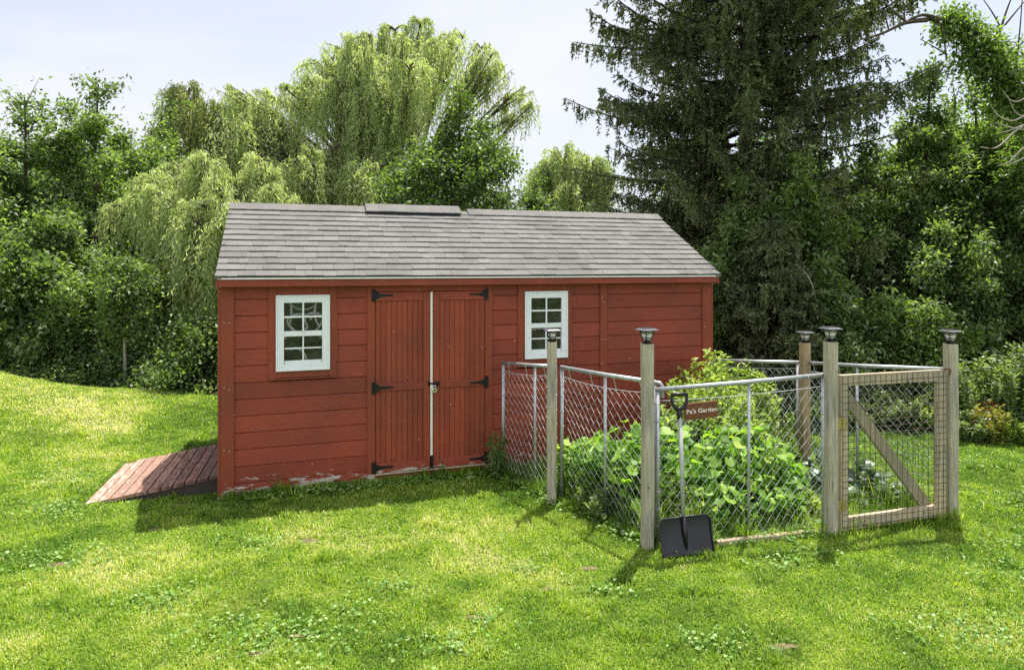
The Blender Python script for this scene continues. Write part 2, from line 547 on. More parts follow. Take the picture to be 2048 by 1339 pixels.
# ground
def groundmat():
    m, nt, p, o = newmat('lawn_soil')
    n1 = noise(nt, .9, 6, .6); n2 = noise(nt, 16, 5, .7)
    r = ramp(nt, [(.32, (.045, .085, .012)), (.52, (.075, .13, .016)), (.72, (.14, .15, .035))])
    nt.links.new(n1.outputs['Fac'], r.inputs['Fac'])
    rg = ramp(nt, [(.3, (.55, .55, .55)), (.7, (1.35, 1.35, 1.3))])
    nt.links.new(n2.outputs['Fac'], rg.inputs['Fac'])
    c = mixc(nt, 1.0, r.outputs[0], rg.outputs[0], 'MULTIPLY')
    nt.links.new(c, p.inputs['Base Color']); p.inputs['Roughness'].default_value = .95
    p.inputs['Specular IOR Level'].default_value = .1
    bump(nt, p, n2.outputs['Fac'], .8, .02)
    return m
M['ground'] = groundmat()
M['soil'] = simple('garden_soil', (.055, .036, .022), .95, var=.4, scale=22, spec=.1, bmp=.8)
M['bare'] = simple('bare_dry_soil', (.15, .115, .065), .95, var=.5, scale=30, spec=.1, bmp=.8)
M['litter'] = simple('leaf_litter', (.05, .04, .022), .95, var=.5, scale=12, spec=.1, bmp=.8)

# ------------------------------------------------------------------ GROUND
xs = np.unique(np.concatenate([np.linspace(-300, -16, 18), np.linspace(-16, 14, 151), np.linspace(14, 300, 18)]))
ys = np.unique(np.concatenate([np.linspace(-60, -1, 12), np.linspace(-1, 20, 106), np.linspace(20, 600, 24)]))
GX, GY = np.meshgrid(xs, ys)
GZ = ground_z(GX, GY)
V = np.stack([GX.ravel(), GY.ravel(), GZ.ravel()], 1)
nx = len(xs)
i, j = np.meshgrid(np.arange(len(xs) - 1), np.arange(len(ys) - 1))
b = (j * nx + i).ravel()
Q = np.stack([b, b + 1, b + nx + 1, b + nx], 1)
o = mesh_np('ground', V, [Q], M['ground'], smooth=True)
tag(o, kind='structure')

def patch(name, poly, mat, lift, n=26):
    """an irregular sheet draped over the ground inside polygon poly"""
    poly = np.array(poly, float)
    x0, y0 = poly.min(0); x1, y1 = poly.max(0)
    xs = np.linspace(x0, x1, n * 2); ys = np.linspace(y0, y1, n * 2)
    X, Y = np.meshgrid(xs, ys)
    Xc = (X[:-1, :-1] + X[1:, 1:]) / 2; Yc = (Y[:-1, :-1] + Y[1:, 1:]) / 2
    ins = inpoly(Xc.ravel(), Yc.ravel(), poly)
    V = np.stack([X.ravel(), Y.ravel(), ground_z(X, Y).ravel() + lift], 1)
    m = len(xs)
    i, j = np.meshgrid(np.arange(m - 1), np.arange(len(ys) - 1))
    b = (j * m + i).ravel()[ins]
    o = mesh_np(name, V, [np.stack([b, b + 1, b + m + 1, b + m], 1)], mat, smooth=True)
    return tag(o, kind='structure')
def inpoly(x, y, P):
    r = np.zeros(len(x), bool); n = len(P)
    for a in range(n):
        x1, y1 = P[a]; x2, y2 = P[(a + 1) % n]
        c = ((y1 > y) != (y2 > y)) & (x < (x2 - x1) * (y - y1) / ((y2 - y1) if abs(y2 - y1) > 1e-9 else 1e-9) + x1)
        r ^= c
    return r

# ------------------------------------------------------------------ SHED
TH = R_(18.107)
ct, st_ = math.cos(TH), math.sin(TH)
SO = (-2.609, 5.9)
def S2W(u, v): return (SO[0] + u * ct - v * st_, SO[1] + u * st_ + v * ct)
L = 5.11; D = 2.40; ZT = 1.90
shed = thing('garden_shed', 'long red wooden shed with grey shingled gable roof, double doors and two white windows', 'shed', (SO[0], SO[1], 0), TH)
W1 = (.391, 1.0, 1.055, 1.90); W2 = (2.799, 3.404, 1.06, 1.90)
win1 = (.46, .93, 1.127, 1.817); win2 = (2.873, 3.343, 1.133, 1.823)
DOOR = (1.277, 2.525)
rows_z = [1.90, 1.786, 1.636, 1.485, 1.334, 1.182, 1.031, .88, .729, .578, .427, .275, .122, -.03]
def board_profile(z0, z1, t=.018):
    return [(0, z0), (-t + .011, z0), (-t + .010, z0 + .005), (-t, z0 + .007), (-t, z1 - .003), (-t + .003, z1), (0, z1)]
mb = MB(); rr = random.Random(5)
segs = [[(.05, DOOR[0] + .03)], [(DOOR[1] - .03, 3.78), (3.78, 5.06)]]
for sgi in (0, 1):
  mb = MB()
  for zi in range(len(rows_z) - 1):
    z1, z0 = rows_z[zi], rows_z[zi + 1]
    for (a, b_) in segs[sgi]:
        cuts = [(a, b_)]
        for (w0, w1, wz0, wz1) in (W1, W2):
            if z1 > wz0 + .04 and z0 < wz1:
                nc = []
                for (p, q) in cuts:
                    if w0 + .02 > p and w1 - .02 < q:
                        nc += [(p, w0 + .02), (w1 - .02, q)]
                    else: nc.append((p, q))
                cuts = nc
        mb.ca = rr.random()
        for (p, q) in cuts:
            if q - p > .02: mb.prism(board_profile(z0, z1 - .002), 'x', p, q)
  mb.build('front_wall', M['siding'], shed)
mb = MB()
RIDGE = 2.70
def vlim(z):
    if z <= ZT + .06: return 0.0
    return (z - (ZT + .06)) / ((RIDGE - ZT - .06) / (D / 2))
for wi, (uu, sgn) in enumerate(((0.0, 1), (L, -1))):
    mb = MB()
    z = -.03
    while z < RIDGE - .05:
        z1 = min(z + .151, RIDGE - .02)
        a0, a1 = vlim(z), vlim(z1)
        mb.ca = rr.random()
        P = [(a0, z + .002), (D - a0, z + .002), (D - a1, z1), (a1, z1)]
        t0, t1 = (uu, uu + .02 * sgn)
        mb.prism(P, 'x', min(t0, t1), max(t0, t1))
        mb.prism([(a0, z + .008), (D - a0, z + .008), (D - a1 - .0, z1 - .006), (a1, z1 - .006)], 'x', *((uu - .008, uu - .0005) if sgn > 0 else (uu + .0005, uu + .008)))
        z = z1
    mb.build('end_wall', M['siding'], shed)
mb = MB()
for zi in range(len(rows_z) - 1):
    mb.ca = rr.random()
    mb.box(.03, L - .03, D - .02, D, rows_z[zi + 1] + .004, rows_z[zi])
mb.build('rear_wall', M['siding'], shed)
mb = MB(); mb.box(.02, L - .02, .003, D - .022, -.04, .06)
mb.build('floor_deck', M['foundation'], shed)
# corner boards
for (u0, u1, v0, v1) in ((-.012, .103, -.036, -.0), (L - .105, L + .012, -.036, 0), (-.012, .10, D, D + .03), (L - .1, L + .012, D, D + .03)):
    mb = MB(); mb.box(u0, u1, v0, v1, -.06, ZT, .004); mb.build('corner_board', M['trim'], shed)
for (u0, u1) in ((-.034, -.012), (L + .012, L + .034)):
    for (v0, v1) in ((-.034, .07), (D - .07, D + .03)):
        mb = MB(); mb.box(u0, u1, v0, v1, -.06, ZT - .01, .004); mb.build('corner_board', M['trim'], shed)
mb = MB()
for (u0, zl) in ((.02, (1.58, 1.0, .44, .06)), (.062, (1.58, .98, .43, .10)), (L - .075, (1.4, 1.1)), (3.75, (1.75, 1.3, 1.05)), (3.79, (1.3, .9))):
    for z in zl:
        mb = MB(); mb.box(u0 - .0035, u0 + .0035, -.0385 if u0 > 3 and u0 < 4 else -.0375, -.0361 if not (3 < u0 < 4) else -.0371, z - .003, z + .0035)
        mb.build('nail_head', M['cream'], shed)
# vertical batten and the framed panel on the right
mb = MB(); mb.box(3.731, 3.812, -.037, -.0185, -.03, ZT, .003); mb.build('batten', M['trim'], shed)
mb = MB(); mb.box(3.815, L - .107, -.032, -.0185, 1.852, 1.893, .003); mb.build('panel_ledge', M['trimx'], shed)
# fascia, soffit, rake
P_ = .143
mb = MB(); mb.box(-.02, L + .02, -P_ + .004, -P_ + .024, 1.902, 1.985, .003); mb.build('fascia', M['trimx'], shed)
mb = MB(); mb.box(-.02, L + .02, -P_ + .0245, -.001, 1.9025, 1.912); mb.build('soffit', M['trimx'], shed)
mb = MB(); mb.box(-.02, L + .02, D + P_ - .024, D + P_ - .004, 1.902, 1.985); mb.build('fascia', M['trimx'], shed)
mb = MB(); mb.box(-.02, L + .02, D + .031, D + P_ - .0245, 1.9025, 1.912); mb.build('soffit', M['trimx'], shed)
EZ = 1.990; RZ = 2.735; HALF = D / 2 + P_
slope = (RZ - EZ) / HALF; SL = math.hypot(RZ - EZ, HALF)
for (u0, u1) in ((-.037, -.0205), (L + .0205, L + .037)):
    mb = MB()
    for sg in (0, 1):
        f = (lambda v: v) if sg == 0 else (lambda v: D - v)
        poly = [(f(-P_ + .002), EZ - .012), (f(-P_ + .002), EZ - .1), (f(-P_ + .06), EZ - .085), (f(D / 2), RZ - .115), (f(D / 2), RZ - .014)]
        mb.prism(poly, 'x', u0, u1)
    mb.build('rake_board', M['trimx'], shed)
# roof: deck + shingle courses
roof = MB(); roof.ca = .5; roof.cm = 1
U0, U1 = -.045, L + .045
for sg in (0, 1):
    f = (lambda v: v) if sg == 0 else (lambda v: D - v)
    roof.prism([(f(-P_), EZ - .012), (f(-P_), EZ), (f(D / 2), RZ), (f(D / 2), RZ - .012)], 'x', U0 + .006, U1 - .006)
roof.cm = 0
nrow = 13; ex = SL / nrow
for sg in (0, 1):
    f = (lambda v: v) if sg == 0 else (lambda v: D - v)
    dv, dz = HALF / SL, (RZ - EZ) / SL
    nv, nzv = -dz, dv     # outward normal of front slope in (v,z)
    def PT(s, h): return (f(-P_ + s * dv + h * nv), EZ + s * dz + h * nzv)
    for k in range(nrow):
        s0 = k * ex - .012; s1 = min((k + 1) * ex + .03, SL)
        # base layer strip
        roof.ca = .35 + .2 * rr.random()
        roof.prism([PT(s0, .0105), PT(s0, .0175), PT(s1, .0055), PT(s1, .0005)], 'x', U0, U1)
        u = U0 - rr.random() * .2
        while u < U1:
            w = rr.choice([.09, .12, .15, .15, .19, .24])
            a, b_ = max(u, U0 + .001), min(u + w, U1 - .001)
            if b_ - a > .02:
                roof.ca = rr.random()
                h = .0245 if rr.random() < .6 else .0208
                e = rr.uniform(-.004, .004)
                roof.prism([PT(s0 + e, .0176), PT(s0 + e, h), PT(s1 - .004, .009), PT(s1 - .004, .0056)], 'x', a + .0008, b_ - .0008)
            u += w
# ridge caps
u = U0
while u < U1 - .02:
    w = .145
    if not (1.38 - .03 < u < 2.44):
        roof.ca = .35 + .5 * rr.random()
        b_ = min(u + w + .03, U1 + .002)
        up = .006
        a1 = [(D / 2 - .13, RZ - .13 * slope + .022), (D / 2, RZ + .024), (D / 2 + .13, RZ - .13 * slope + .022),
              (D / 2 + .13, RZ - .13 * slope + .028), (D / 2, RZ + .032), (D / 2 - .13, RZ - .13 * slope + .028)]
        vs = [(u, p[0], p[1] + (0 if q < 3 else up * .3)) for q, p in enumerate(a1)] + [(b_, p[0], p[1] + (.006)) for p in a1]
        roof.add(vs, [(0, 1, 4, 5), (1, 2, 3, 4), (6, 11, 10, 7), (7, 10, 9, 8), (0, 6, 7, 1), (1, 7, 8, 2), (5, 4, 10, 11), (4, 3, 9, 10), (0, 5, 11, 6), (2, 8, 9, 3)])
    u += w
roofo = roof.build('roof', [M['shingle'], M['foundation']], shed)
# starter flap at eave ends, drip edge
mb = MB()
mb.box(-.024, L + .024, -P_ - .0135, -P_ + .0035, 1.971, 1.9845)
mb.build('drip_edge', M['drip'], roofo)
mb = MB(); mb.ca = .8
mb.box(-.047, .01, -P_ - .016, -P_ - .0045, 1.975, 2.008)
mb.build('starter_shingle', M['shingle'], roofo)
mb = MB(); mb.ca = .8
mb.box(L - .02, L + .048, -P_ - .016, -P_ - .0045, 1.975, 2.006)
mb.build('starter_shingle', M['shingle'], roofo)
# raised ridge vent with its own caps
mb = MB(); mb.cm = 1; mb.ca = .2
hv = .026
mb.prism([(D / 2 - .145, RZ - .145 * slope + .022), (D / 2 - .145, RZ - .145 * slope + .022 + hv), (D / 2, RZ + .022 + hv), (D / 2 + .145, RZ - .145 * slope + .022 + hv), (D / 2 + .145, RZ - .145 * slope + .022), (D / 2, RZ + .022)], 'x', 1.385, 2.455)
mb.cm = 0
u = 1.375
while u < 2.46 - .02:
    b_ = min(u + .165, 2.468); mb.ca = .3 + .6 * rr.random(); zz = .0225 + hv
    o_ = rr.uniform(0, .004)
    mb.prism([(D / 2 - .165, RZ - .165 * slope + zz + o_), (D / 2 - .165, RZ - .165 * slope + zz + .012 + o_), (D / 2, RZ + zz + .014 + o_), (D / 2 + .165, RZ - .165 * slope + zz + .012 + o_), (D / 2 + .165, RZ - .165 * slope + zz + o_), (D / 2, RZ + zz + o_)], 'x', u, b_ - .002)
    u += .145
mb.build('ridge_vent', [M['shingle'], M['black']], roofo)

# windows
def window(w, T, idx):
    u0, u1, z0, z1 = w
    t0, t1, tz0, tz1 = T
    mb = MB()
    mb.box(t0, u0 + .004, -.035, -.004, tz0, ZT, .003); mb.box(u1 - .004, t1, -.035, -.004, tz0, ZT, .003)
    mb.box(u0 + .0045, u1 - .0045, -.0335, -.004, tz0 + .004, z0 + .004, .003)
    mb.box(u0 + .0045, u1 - .0045, -.0335, -.004, z1 - .004, ZT, .003)
    mb.box(t0 - .004, t1 + .004, -.043, -.0185, tz0 - .014, tz0 - .0005, .003)
    mb.build('window_trim', M['trim'], shed)
    mb = MB()
    fw = .066
    a0, a1, c0, c1 = u0 + fw, u1 - fw, z0 + .052, z1 - .066
    # outer frame with a stepped profile
    for (x0, x1, y0, y1) in ((u0, a0, z0, z1), (a1, u1, z0, z1), (a0, a1, z0, c0), (a0, a1, c1, z1)):
        mb.box(x0, x1, -.050, -.020, y0, y1)
    for (x0, x1, y0, y1) in ((u0 - .004, u1 + .004, z0 - .004, z0 + .012), (u0 - .004, u1 + .004, z1 - .012, z1 + .004)):
        mb.box(x0, x1, -.057, -.0502, y0, y1, .002)
    for (x0, x1) in ((u0 - .004, u0 + .012), (u1 - .012, u1 + .004)):
        mb.box(x0, x1, -.057, -.0502, z0 + .0122, z1 - .0122, .002)
    # sill step below the lower sash
    fr = mb.build('window', M['white'], shed)
    zm = (c0 + c1) / 2 + .0
    mb = MB()
    mb.box(a0 + .0005, a1 - .0005, -.047, -.024, zm - .024, zm + .024, .002)   # meeting rail
    um = (a0 + a1) / 2
    # upper sash muntins (outer plane)
    mb.box(um - .0075, um + .0075, -.0465, -.036, zm + .0245, c1 - .0005, .001)
    zu = (zm + .024 + c1) / 2
    mb.box(a0 + .0005, um - .0077, -.0463, -.036, zu - .0085, zu + .0085, .001)
    mb.box(um + .0077, a1 - .0005, -.0463, -.036, zu - .0085, zu + .0085, .001)
    mb.build('muntin', M['white'], fr)
    mb = MB()
    # lower sash (set back)
    zl0 = c0 + .012
    mb.box(a0 + .004, a1 - .004, -.034, -.022, zl0, zl0 + .026, .001)
    mb.box(um - .0065, um + .0065, -.033, -.024, zl0 + .0265, zm - .0245, .001)
    zl = (zl0 + .026 + zm - .024) / 2
    mb.box(a0 + .004, um - .0067, -.0328, -.024, zl - .0065, zl + .0065, .001)
    mb.box(um + .0067, a1 - .004, -.0328, -.024, zl - .0065, zl + .0065, .001)
    mb.box(a0 + .0005, a1 - .0005, -.040, -.022, c0 + .0003, c0 + .0115)
    mb.build('muntin', M['white'], fr)
    mb = MB(); mb.box(um - .016, um + .016, -.054, -.0475, zm + .012, zm + .0235, .002)
    mb.build('sash_latch', M['white'], fr)
    for (x, s) in ((a0 + .014, 1), (a1 - .014, -1)):
        mb = MB()
        mb.box(x - .01, x + .01, -.0355, -.0345, zm - .0285, zm - .0265); mb.box(x - .01 if s > 0 else x + .0085, x - .0085 if s > 0 else x + .01, -.0355, -.0345, zm - .045, zm - .0285)
        mb.box(x - .01, x + .01, -.0355, -.0345, zm - .0475, zm - .0452)
        mb.build('vent_tab', M['white'], fr)
    mb = MB(); mb.box(a0, a1, -.0315, -.0305, zm, c1); mb.build('pane', M['glass'], fr)
    mb = MB(); mb.box(a0, a1, -.0230, -.0222, c0, zm); mb.build('pane', M['glass'], fr)
window(win1, W1, 1)
window(win2, W2, 2)

# doors
def tri_hinge(mb, u, z, s):
    """strap hinge: knuckle plate at u on the frame, tapering strap towards s"""
    mb.box(u - .018, u + .016, -.0475, -.0385, z - .058, z + .058, .002)
    mb.box(u + s * .012 - .009, u + s * .012 + .009, -.051, -.0478, z - .058, z + .058, .001)
    a = u + s * .022
    n0, n1 = (a, a + s * .155)
    poly = [(n0, z - .036), (n0, z + .036), (n0 + s * .05, z + .013), (n0 + s * .13, z + .008), (n1, z + .009), (n1 + s * .008, z), (n1, z - .009), (n0 + s * .13, z - .008), (n0 + s * .05, z - .013)]
    if s < 0: poly = poly[::-1]
    mb.prism(poly, 'y', -.0512, -.0468)
    for q in (.02, .06, .11, .15):
        mb.lathe([(.004, 0), (.004, .0015)], (0, 0, 0), 6) if False else None
        mb.box(a + s * q - .003, a + s * q + .003, -.0528, -.0513, z - .003, z + .003)
mb = MB()
mb.box(DOOR[0], 1.352, -.038, -.003, -.02, ZT, .003); mb.build('door_trim', M['trim'], shed)
mb = MB()
mb.box(2.449, DOOR[1], -.038, -.003, -.02, ZT, .003); mb.build('door_trim', M['trim'], shed)
mb = MB()
mb.box(1.3525, 2.4485, -.036, -.003, 1.842, ZT, .003); mb.build('door_header', M['trimx'], shed)
mb = MB()
mb.box(1.3525, 2.4485, -.030, -.003, -.015, .083, .003); mb.build('door_base_board', M['trimx'], shed)
mb = MB(); mb.box(1.353, 2.448, -.048, -.004, .0835, .099, .002); mb.build('threshold', M['edging'], shed)
ZB, ZTp = .104, 1.838
def door_leaf(u0, u1, hinge_left):
    root = thing('door', None, None); root.parent = shed
    mb = MB()
    n = 9; st = .07 if True else 0
    a, b_ = (u0 + .0, u1 - .068) if hinge_left else (u0 + .068, u1)
    w = (b_ - a) / n
    for k in range(n):
        mb.ca = rr.random()
        x0, x1 = a + k * w, a + (k + 1) * w
        mb.prism([(x0 + .0008, -.026), (x0 + .005, -.030), (x1 - .005, -.030), (x1 - .0008, -.026), (x1 - .0008, -.004), (x0 + .0008, -.004)], 'z', ZB, ZTp)
    mb.build('door_panel', M['door'], root)
    mb = MB()
    if hinge_left: mb.box(u1 - .0675, u1, -.0445, -.0045, ZB, ZTp, .003)
    else: mb.box(u0, u0 + .0675, -.0445, -.0045, ZB, ZTp, .003)
    mb.build('stile', M['trim'], root)
    ra, rb = (u0, u1 - .068) if hinge_left else (u0 + .068, u1)
    for (z0, z1) in ((ZTp - .085, ZTp), (.885, .963), (ZB, .19)):
        mb = MB(); mb.ca = rr.random(); mb.box(ra, rb, -.044, -.0305, z0, z1, .003); mb.build('rail', M['trimx'] if z0 > .2 else M['siding'], root)
    for z in (1.806, .92, .156):
        mb = MB()
        if hinge_left: tri_hinge(mb, 1.338, z, 1)
        else: tri_hinge(mb, 2.464, z, -1)
        mb.build('strap_hinge', M['black'], root)
    return root
d1 = door_leaf(1.3545, 1.884, True)
d2 = door_leaf(1.911, 2.4465, False)
for d in (d1, d2):
    for k in ('label', 'category'):
        if k in d: del d[k]
mb = MB(); mb.box(1.8855, 1.9065, -.056, -.040, .225, 1.836, .002); mb.build('astragal', M['cream'], d1)
mb = MB(); mb.box(1.888, 1.9115, -.066, -.0565, .115, .235, .002); mb.box(1.893, 1.9065, -.072, -.0662, .13, .215, .002)
mb.build('foot_bolt', M['black'], d1)
mb = MB()
mb.box(1.872, 1.9795, -.0585, -.0563, .927, .945, .001)
mb.prism([(1.912, .945), (1.975, .953), (1.982, .93), (1.955, .905), (1.915, .900)], 'y', -.0562, -.0450)
mb.box(1.862, 1.884, -.0505, -.0447, .915, .957, .001)
mb.build('hasp', M['black'], d2)
pl = MB()
cx, cz = 1.922, .872
pl.add([], [])
body = []
for yy in (-.078, -.060):
    pass
n = 20
vs = [(cx + .021 * math.cos(2 * PI * k / n), -.080, cz + .021 * math.sin(2 * PI * k / n)) for k in range(n)] + \
     [(cx + .024 * math.cos(2 * PI * k / n), -.0765, cz + .024 * math.sin(2 * PI * k / n)) for k in range(n)] + \
     [(cx + .024 * math.cos(2 * PI * k / n), -.0600, cz + .024 * math.sin(2 * PI * k / n)) for k in range(n)]
fs = [tuple(range(n))] + [(q * n + k, q * n + (k + 1) % n, (q + 1) * n + (k + 1) % n, (q + 1) * n + k) for q in (0, 1) for k in range(n)] + [tuple(2 * n + k for k in range(n))]
pl.add(vs, fs)
pl.tube([(cx + .0155 * math.cos(t), -.069, cz + .018 + .0 + .024 * max(0, math.sin(t)) + .004) for t in np.linspace(0, PI, 11)], .0036, 6)
lock = pl.build('padlock_body', M['silver'], None)
pad = thing('padlock', 'round silver padlock hanging from the black hasp between the shed doors', 'padlock', (SO[0], SO[1], 0), TH)
lock.parent = pad; lock.name = 'lock_body'
mb = MB(); mb.lathe([(.011, 0), (.011, .0015)], n=12)
dial = mb.build('dial', M['black'], pad); dial.rotation_euler = (PI / 2, 0, 0); dial.location = (cx, -.0802, cz)

# end door behind the ramp
mb = MB()
mb.box(-.022, -.0085, .22, 1.32, .10, 1.80); mb.build('end_door', M['door'], shed)
mb = MB()
mb.box(-.030, -.0086, .14, .2185, .05, 1.87); mb.box(-.030, -.0086, 1.3215, 1.40, .05, 1.87); mb.box(-.0305, -.0086, .2187, 1.3213, 1.8015, 1.87)
mb.build('end_door_trim', M['trimx'], shed)

# ------------------------------------------------------------------ coiled hose seen in the left window
ho = thing('coiled_hose', 'pale coiled hose hanging behind the glass of the left shed window', 'hose', (SO[0], SO[1], 0), TH)
def arc(cx_, cz_, rx, rz, a0, a1, y=.02, r0=.011, n=22, tw=.0):
    hs = MB(); hs.tube([(cx_ + rx * math.cos(a) + tw * math.sin(2 * a), y + .01 * math.sin(a * 2), cz_ + rz * math.sin(a)) for a in np.linspace(a0, a1, n)], r0, 6); hs.build('loop', M['hose'], ho, smooth=True)
arc(.66, 1.555, .10, .085, .3, 5.9, tw=.02)
arc(.79, 1.56, .075, .085, -1.2, 3.6, .065, tw=.015)
arc(.555, 1.66, .035, .13, -1.7, 1.5, .06)
arc(.86, 1.66, .06, .14, 1.7, 4.4, .055)
arc(.70, 1.78, .13, .10, 3.4, 6.0, .07, .007)
arc(.62, 1.16, .11, .16, .2, 2.0, .06, .012)
arc(.80, 1.26, .10, .10, 3.3, 6.6, .075, .009)
# a few items low behind the right window
mb = MB(); mb.box(3.0, 3.1, .05, .15, .06, 1.19, .01); mb.box(3.15, 3.26, .08, .18, .06, 1.215, .01)
bo = mb.build('storage_box', M['foundation'], None); bo.location = (SO[0], SO[1], 0); bo.rotation_euler = (0, 0, TH)
tag(bo, 'dark boxes stacked inside the shed behind the right window', 'box')

# ------------------------------------------------------------------ RAMP at the left end
rp = thing('wooden_ramp', 'worn red plank ramp sloping from the grass up to the left shed end', 'ramp', (SO[0], SO[1], 0), TH)
Lr = 1.09; hz1 = .168
nb = 11
pu = lambda s: (-Lr - .03 + s * (Lr + .02))
def rz_(u): return .022 + (u + Lr) / Lr * (hz1 - .022)
for k in range(nb):
    w = (Lr - .01) / nb
    a = -Lr - .03 + k * w * 1.01; b_ = a + w - .010
    mb = MB(); mb.ca = rr.random()
    va = .165 + rr.uniform(-.006, .006); vb = 1.40 + rr.uniform(-.012, .012)
    if k == 0: va += .0; vb -= .04
    th_ = .030
    sk = .055
    vs = []
    for (uu, vv) in ((a, va), (b_, va), (b_ + sk, vb), (a + sk, vb)):
        vs.append((min(uu, -.036), vv, rz_(uu) - th_)); vs.append((min(uu, -.036), vv, rz_(uu) + rr.uniform(-.002, .002)))
    mb.add(vs, [(0, 2, 4, 6), (1, 7, 5, 3), (0, 1, 3, 2), (2, 3, 5, 4), (4, 5, 7, 6), (6, 7, 1, 0)])
    mb.build('plank', M['ramp'], rp)
for vv in (.18, .76, 1.34):
    mb = MB()
    mb.prism([(-Lr + .05, -.03), (-Lr + .05, rz_(-Lr + .05) - .0305), (-.04, rz_(-.04) - .0305), (-.04, -.03)], 'y', vv, vv + .035)
    mb.build('stringer', M['foundation'], rp)

# ------------------------------------------------------------------ FENCE POSTS AND LAMPS
def post(px, Y, ztop, label, mat, rot, w=.089, base=-.05, hole=None):
    w = .082
    X = atx(px, Y)
    mb = MB()
    rs = random.Random(int(px))
    n = 14; H = ztop - base
    vs = []
    c = .006
    ring = [(-w / 2 + c, -w / 2), (w / 2 - c, -w / 2), (w / 2, -w / 2 + c), (w / 2, w / 2 - c), (w / 2 - c, w / 2), (-w / 2 + c, w / 2), (-w / 2, w / 2 - c), (-w / 2, -w / 2 + c)]
    lx, ly = rs.uniform(-.006, .006), rs.uniform(-.006, .006)
    for k in range(n + 1):
        t = k / n
        for (a, b_) in ring:
            vs.append((a + lx * math.sin(t * PI) + rs.uniform(-.0006, .0006), b_ + ly * math.sin(t * PI), base + H * t))
    fs = [tuple(range(8))[::-1], tuple(n * 8 + k for k in range(8))]
    for k in range(n):
        for q in range(8):
            fs.append((k * 8 + q, k * 8 + (q + 1) % 8, (k + 1) * 8 + (q + 1) % 8, (k + 1) * 8 + q))
    mb.add(vs, fs)
    if hole:
        mb.cm = 1
        mb.lathe([(.008, 0), (.006, .001)], (0, 0, 0), 8)
        for q in range(16):
            v = mb.v[-16 + q]
            mb.v[-16 + q] = (v[0], -w / 2 - .0006 - v[2], v[1] + hole)
    root = thing('fence_post', label, 'fence post', (X, Y, 0), R_(rot), 'square wooden posts of the garden fence')
    mb.build('post', [mat, M['black']], root)
    return root, X
def lamp(X, Y, z, rot, label, s=1.0):
    root = thing('solar_lamp', label, 'solar lamp', (X, Y, z), R_(rot), 'solar lanterns on the fence posts')
    r2 = math.sqrt(2)
    q = PI / 4
    mb = MB()
    mb.lathe([(.050 * r2 * .62, .0), (.050 * r2 * .62, .006), (.024, .010), (.022, .020), (.026 * r2, .022), (.026 * r2, .028)], n=4, rot=q)
    mb.build('lamp_base', M['black'], root)
    mb = MB()
    # tapered cage: four corner bars, curved cross bars
    z0, z1 = .028, .094
    h0, h1 = .0255, .040
    for a in (0, 1, 2, 3):
        t = q + a * PI / 2
        p0 = Vector((h0 * r2 * math.cos(t), h0 * r2 * math.sin(t), z0)); p1 = Vector((h1 * r2 * math.cos(t), h1 * r2 * math.sin(t), z1))
        mb.tube([p0, p1], .0038, 5)
        t2 = t + PI / 2
        p2 = Vector((h0 * r2 * math.cos(t2), h0 * r2 * math.sin(t2), z0)); p3 = Vector((h1 * r2 * math.cos(t2), h1 * r2 * math.sin(t2), z1))
        def ip(a_, b_, u, v): 
            lo = p0.lerp(p2, u); hi = p1.lerp(p3, u); return lo.lerp(hi, v)
        mb.tube([ip(0, 0, 0, .98), ip(0, 0, .5, .78), ip(0, 0, 1, .98)], .0022, 4)
        mb.tube([ip(0, 0, 0, .68), ip(0, 0, .5, .80), ip(0, 0, 1, .68)], .0022, 4)
        mb.tube([ip(0, 0, 0, .04), ip(0, 0, .5, .22), ip(0, 0, 1, .04)], .0022, 4)
        mb.tube([ip(0, 0, 0, .34), ip(0, 0, .5, .20), ip(0, 0, 1, .34)], .0022, 4)
        mb.tube([p1, p3], .0035, 4)
    mb.build('lantern_cage', M['black'], root)
    mb = MB()
    mb.lathe([(.0225 * r2, .0285), (.0365 * r2, .0935)], n=4, rot=q)
    mb.build('lantern_glass', M['lampglass'], root)
    mb = MB()
    mb.lathe([(.050 * r2, .0960), (.067 * r2, .0985), (.068 * r2, .1030), (.047 * r2, .1130), (.046 * r2, .1165)], n=4, rot=q)
    mb.build('lamp_cap', M['lampcap'], root)
    mb = MB()
    mb.lathe([(.040 * r2, .1167), (.039 * r2, .1185)], n=4, rot=q)
    mb.build('solar_panel', M['blackplastic'], root)
    return root
PD = [  # px, Y, post top py, material, rot, label, lamp label
 (1104, 5.80, 683, 'post', -8, 'weathered post standing in front of the right shed window', 'solar lantern overlapping the right shed window'),
 (1294, 4.86, 687, 'post', 5, 'thick grey post at the near corner of the chain link, left of the snow shovel', 'solar lantern on the near corner post, seen against the red siding'),
 (1661, 5.12, 683, 'post', 6, 'weathered post carrying the brass hinges of the wooden gate', 'solar lantern on the gate hinge post'),
 (1901, 5.42, 687, 'post', 6, 'post on the latch side of the wooden gate, farthest right', 'solar lantern on the farthest right post beside the gate'),
 (1610, 6.56, 685, 'postwarm', 10, 'orange brown rear post seen through the chain link behind the vegetables', 'small looking solar lantern on the orange brown rear post'),
]
for (px, Y, py, mt, rot, lb, ll) in PD:
    zt = atz(py, Y)
    r_, X = post(px, Y, zt, lb, M[mt], rot, hole=(atz(971, Y) if px == 1294 else None))
    lo = lamp(X, Y, zt + .0005, rot + (22 if px in (1104, 1294) else 2), ll); lo.scale = (.93, .93, 1.0)

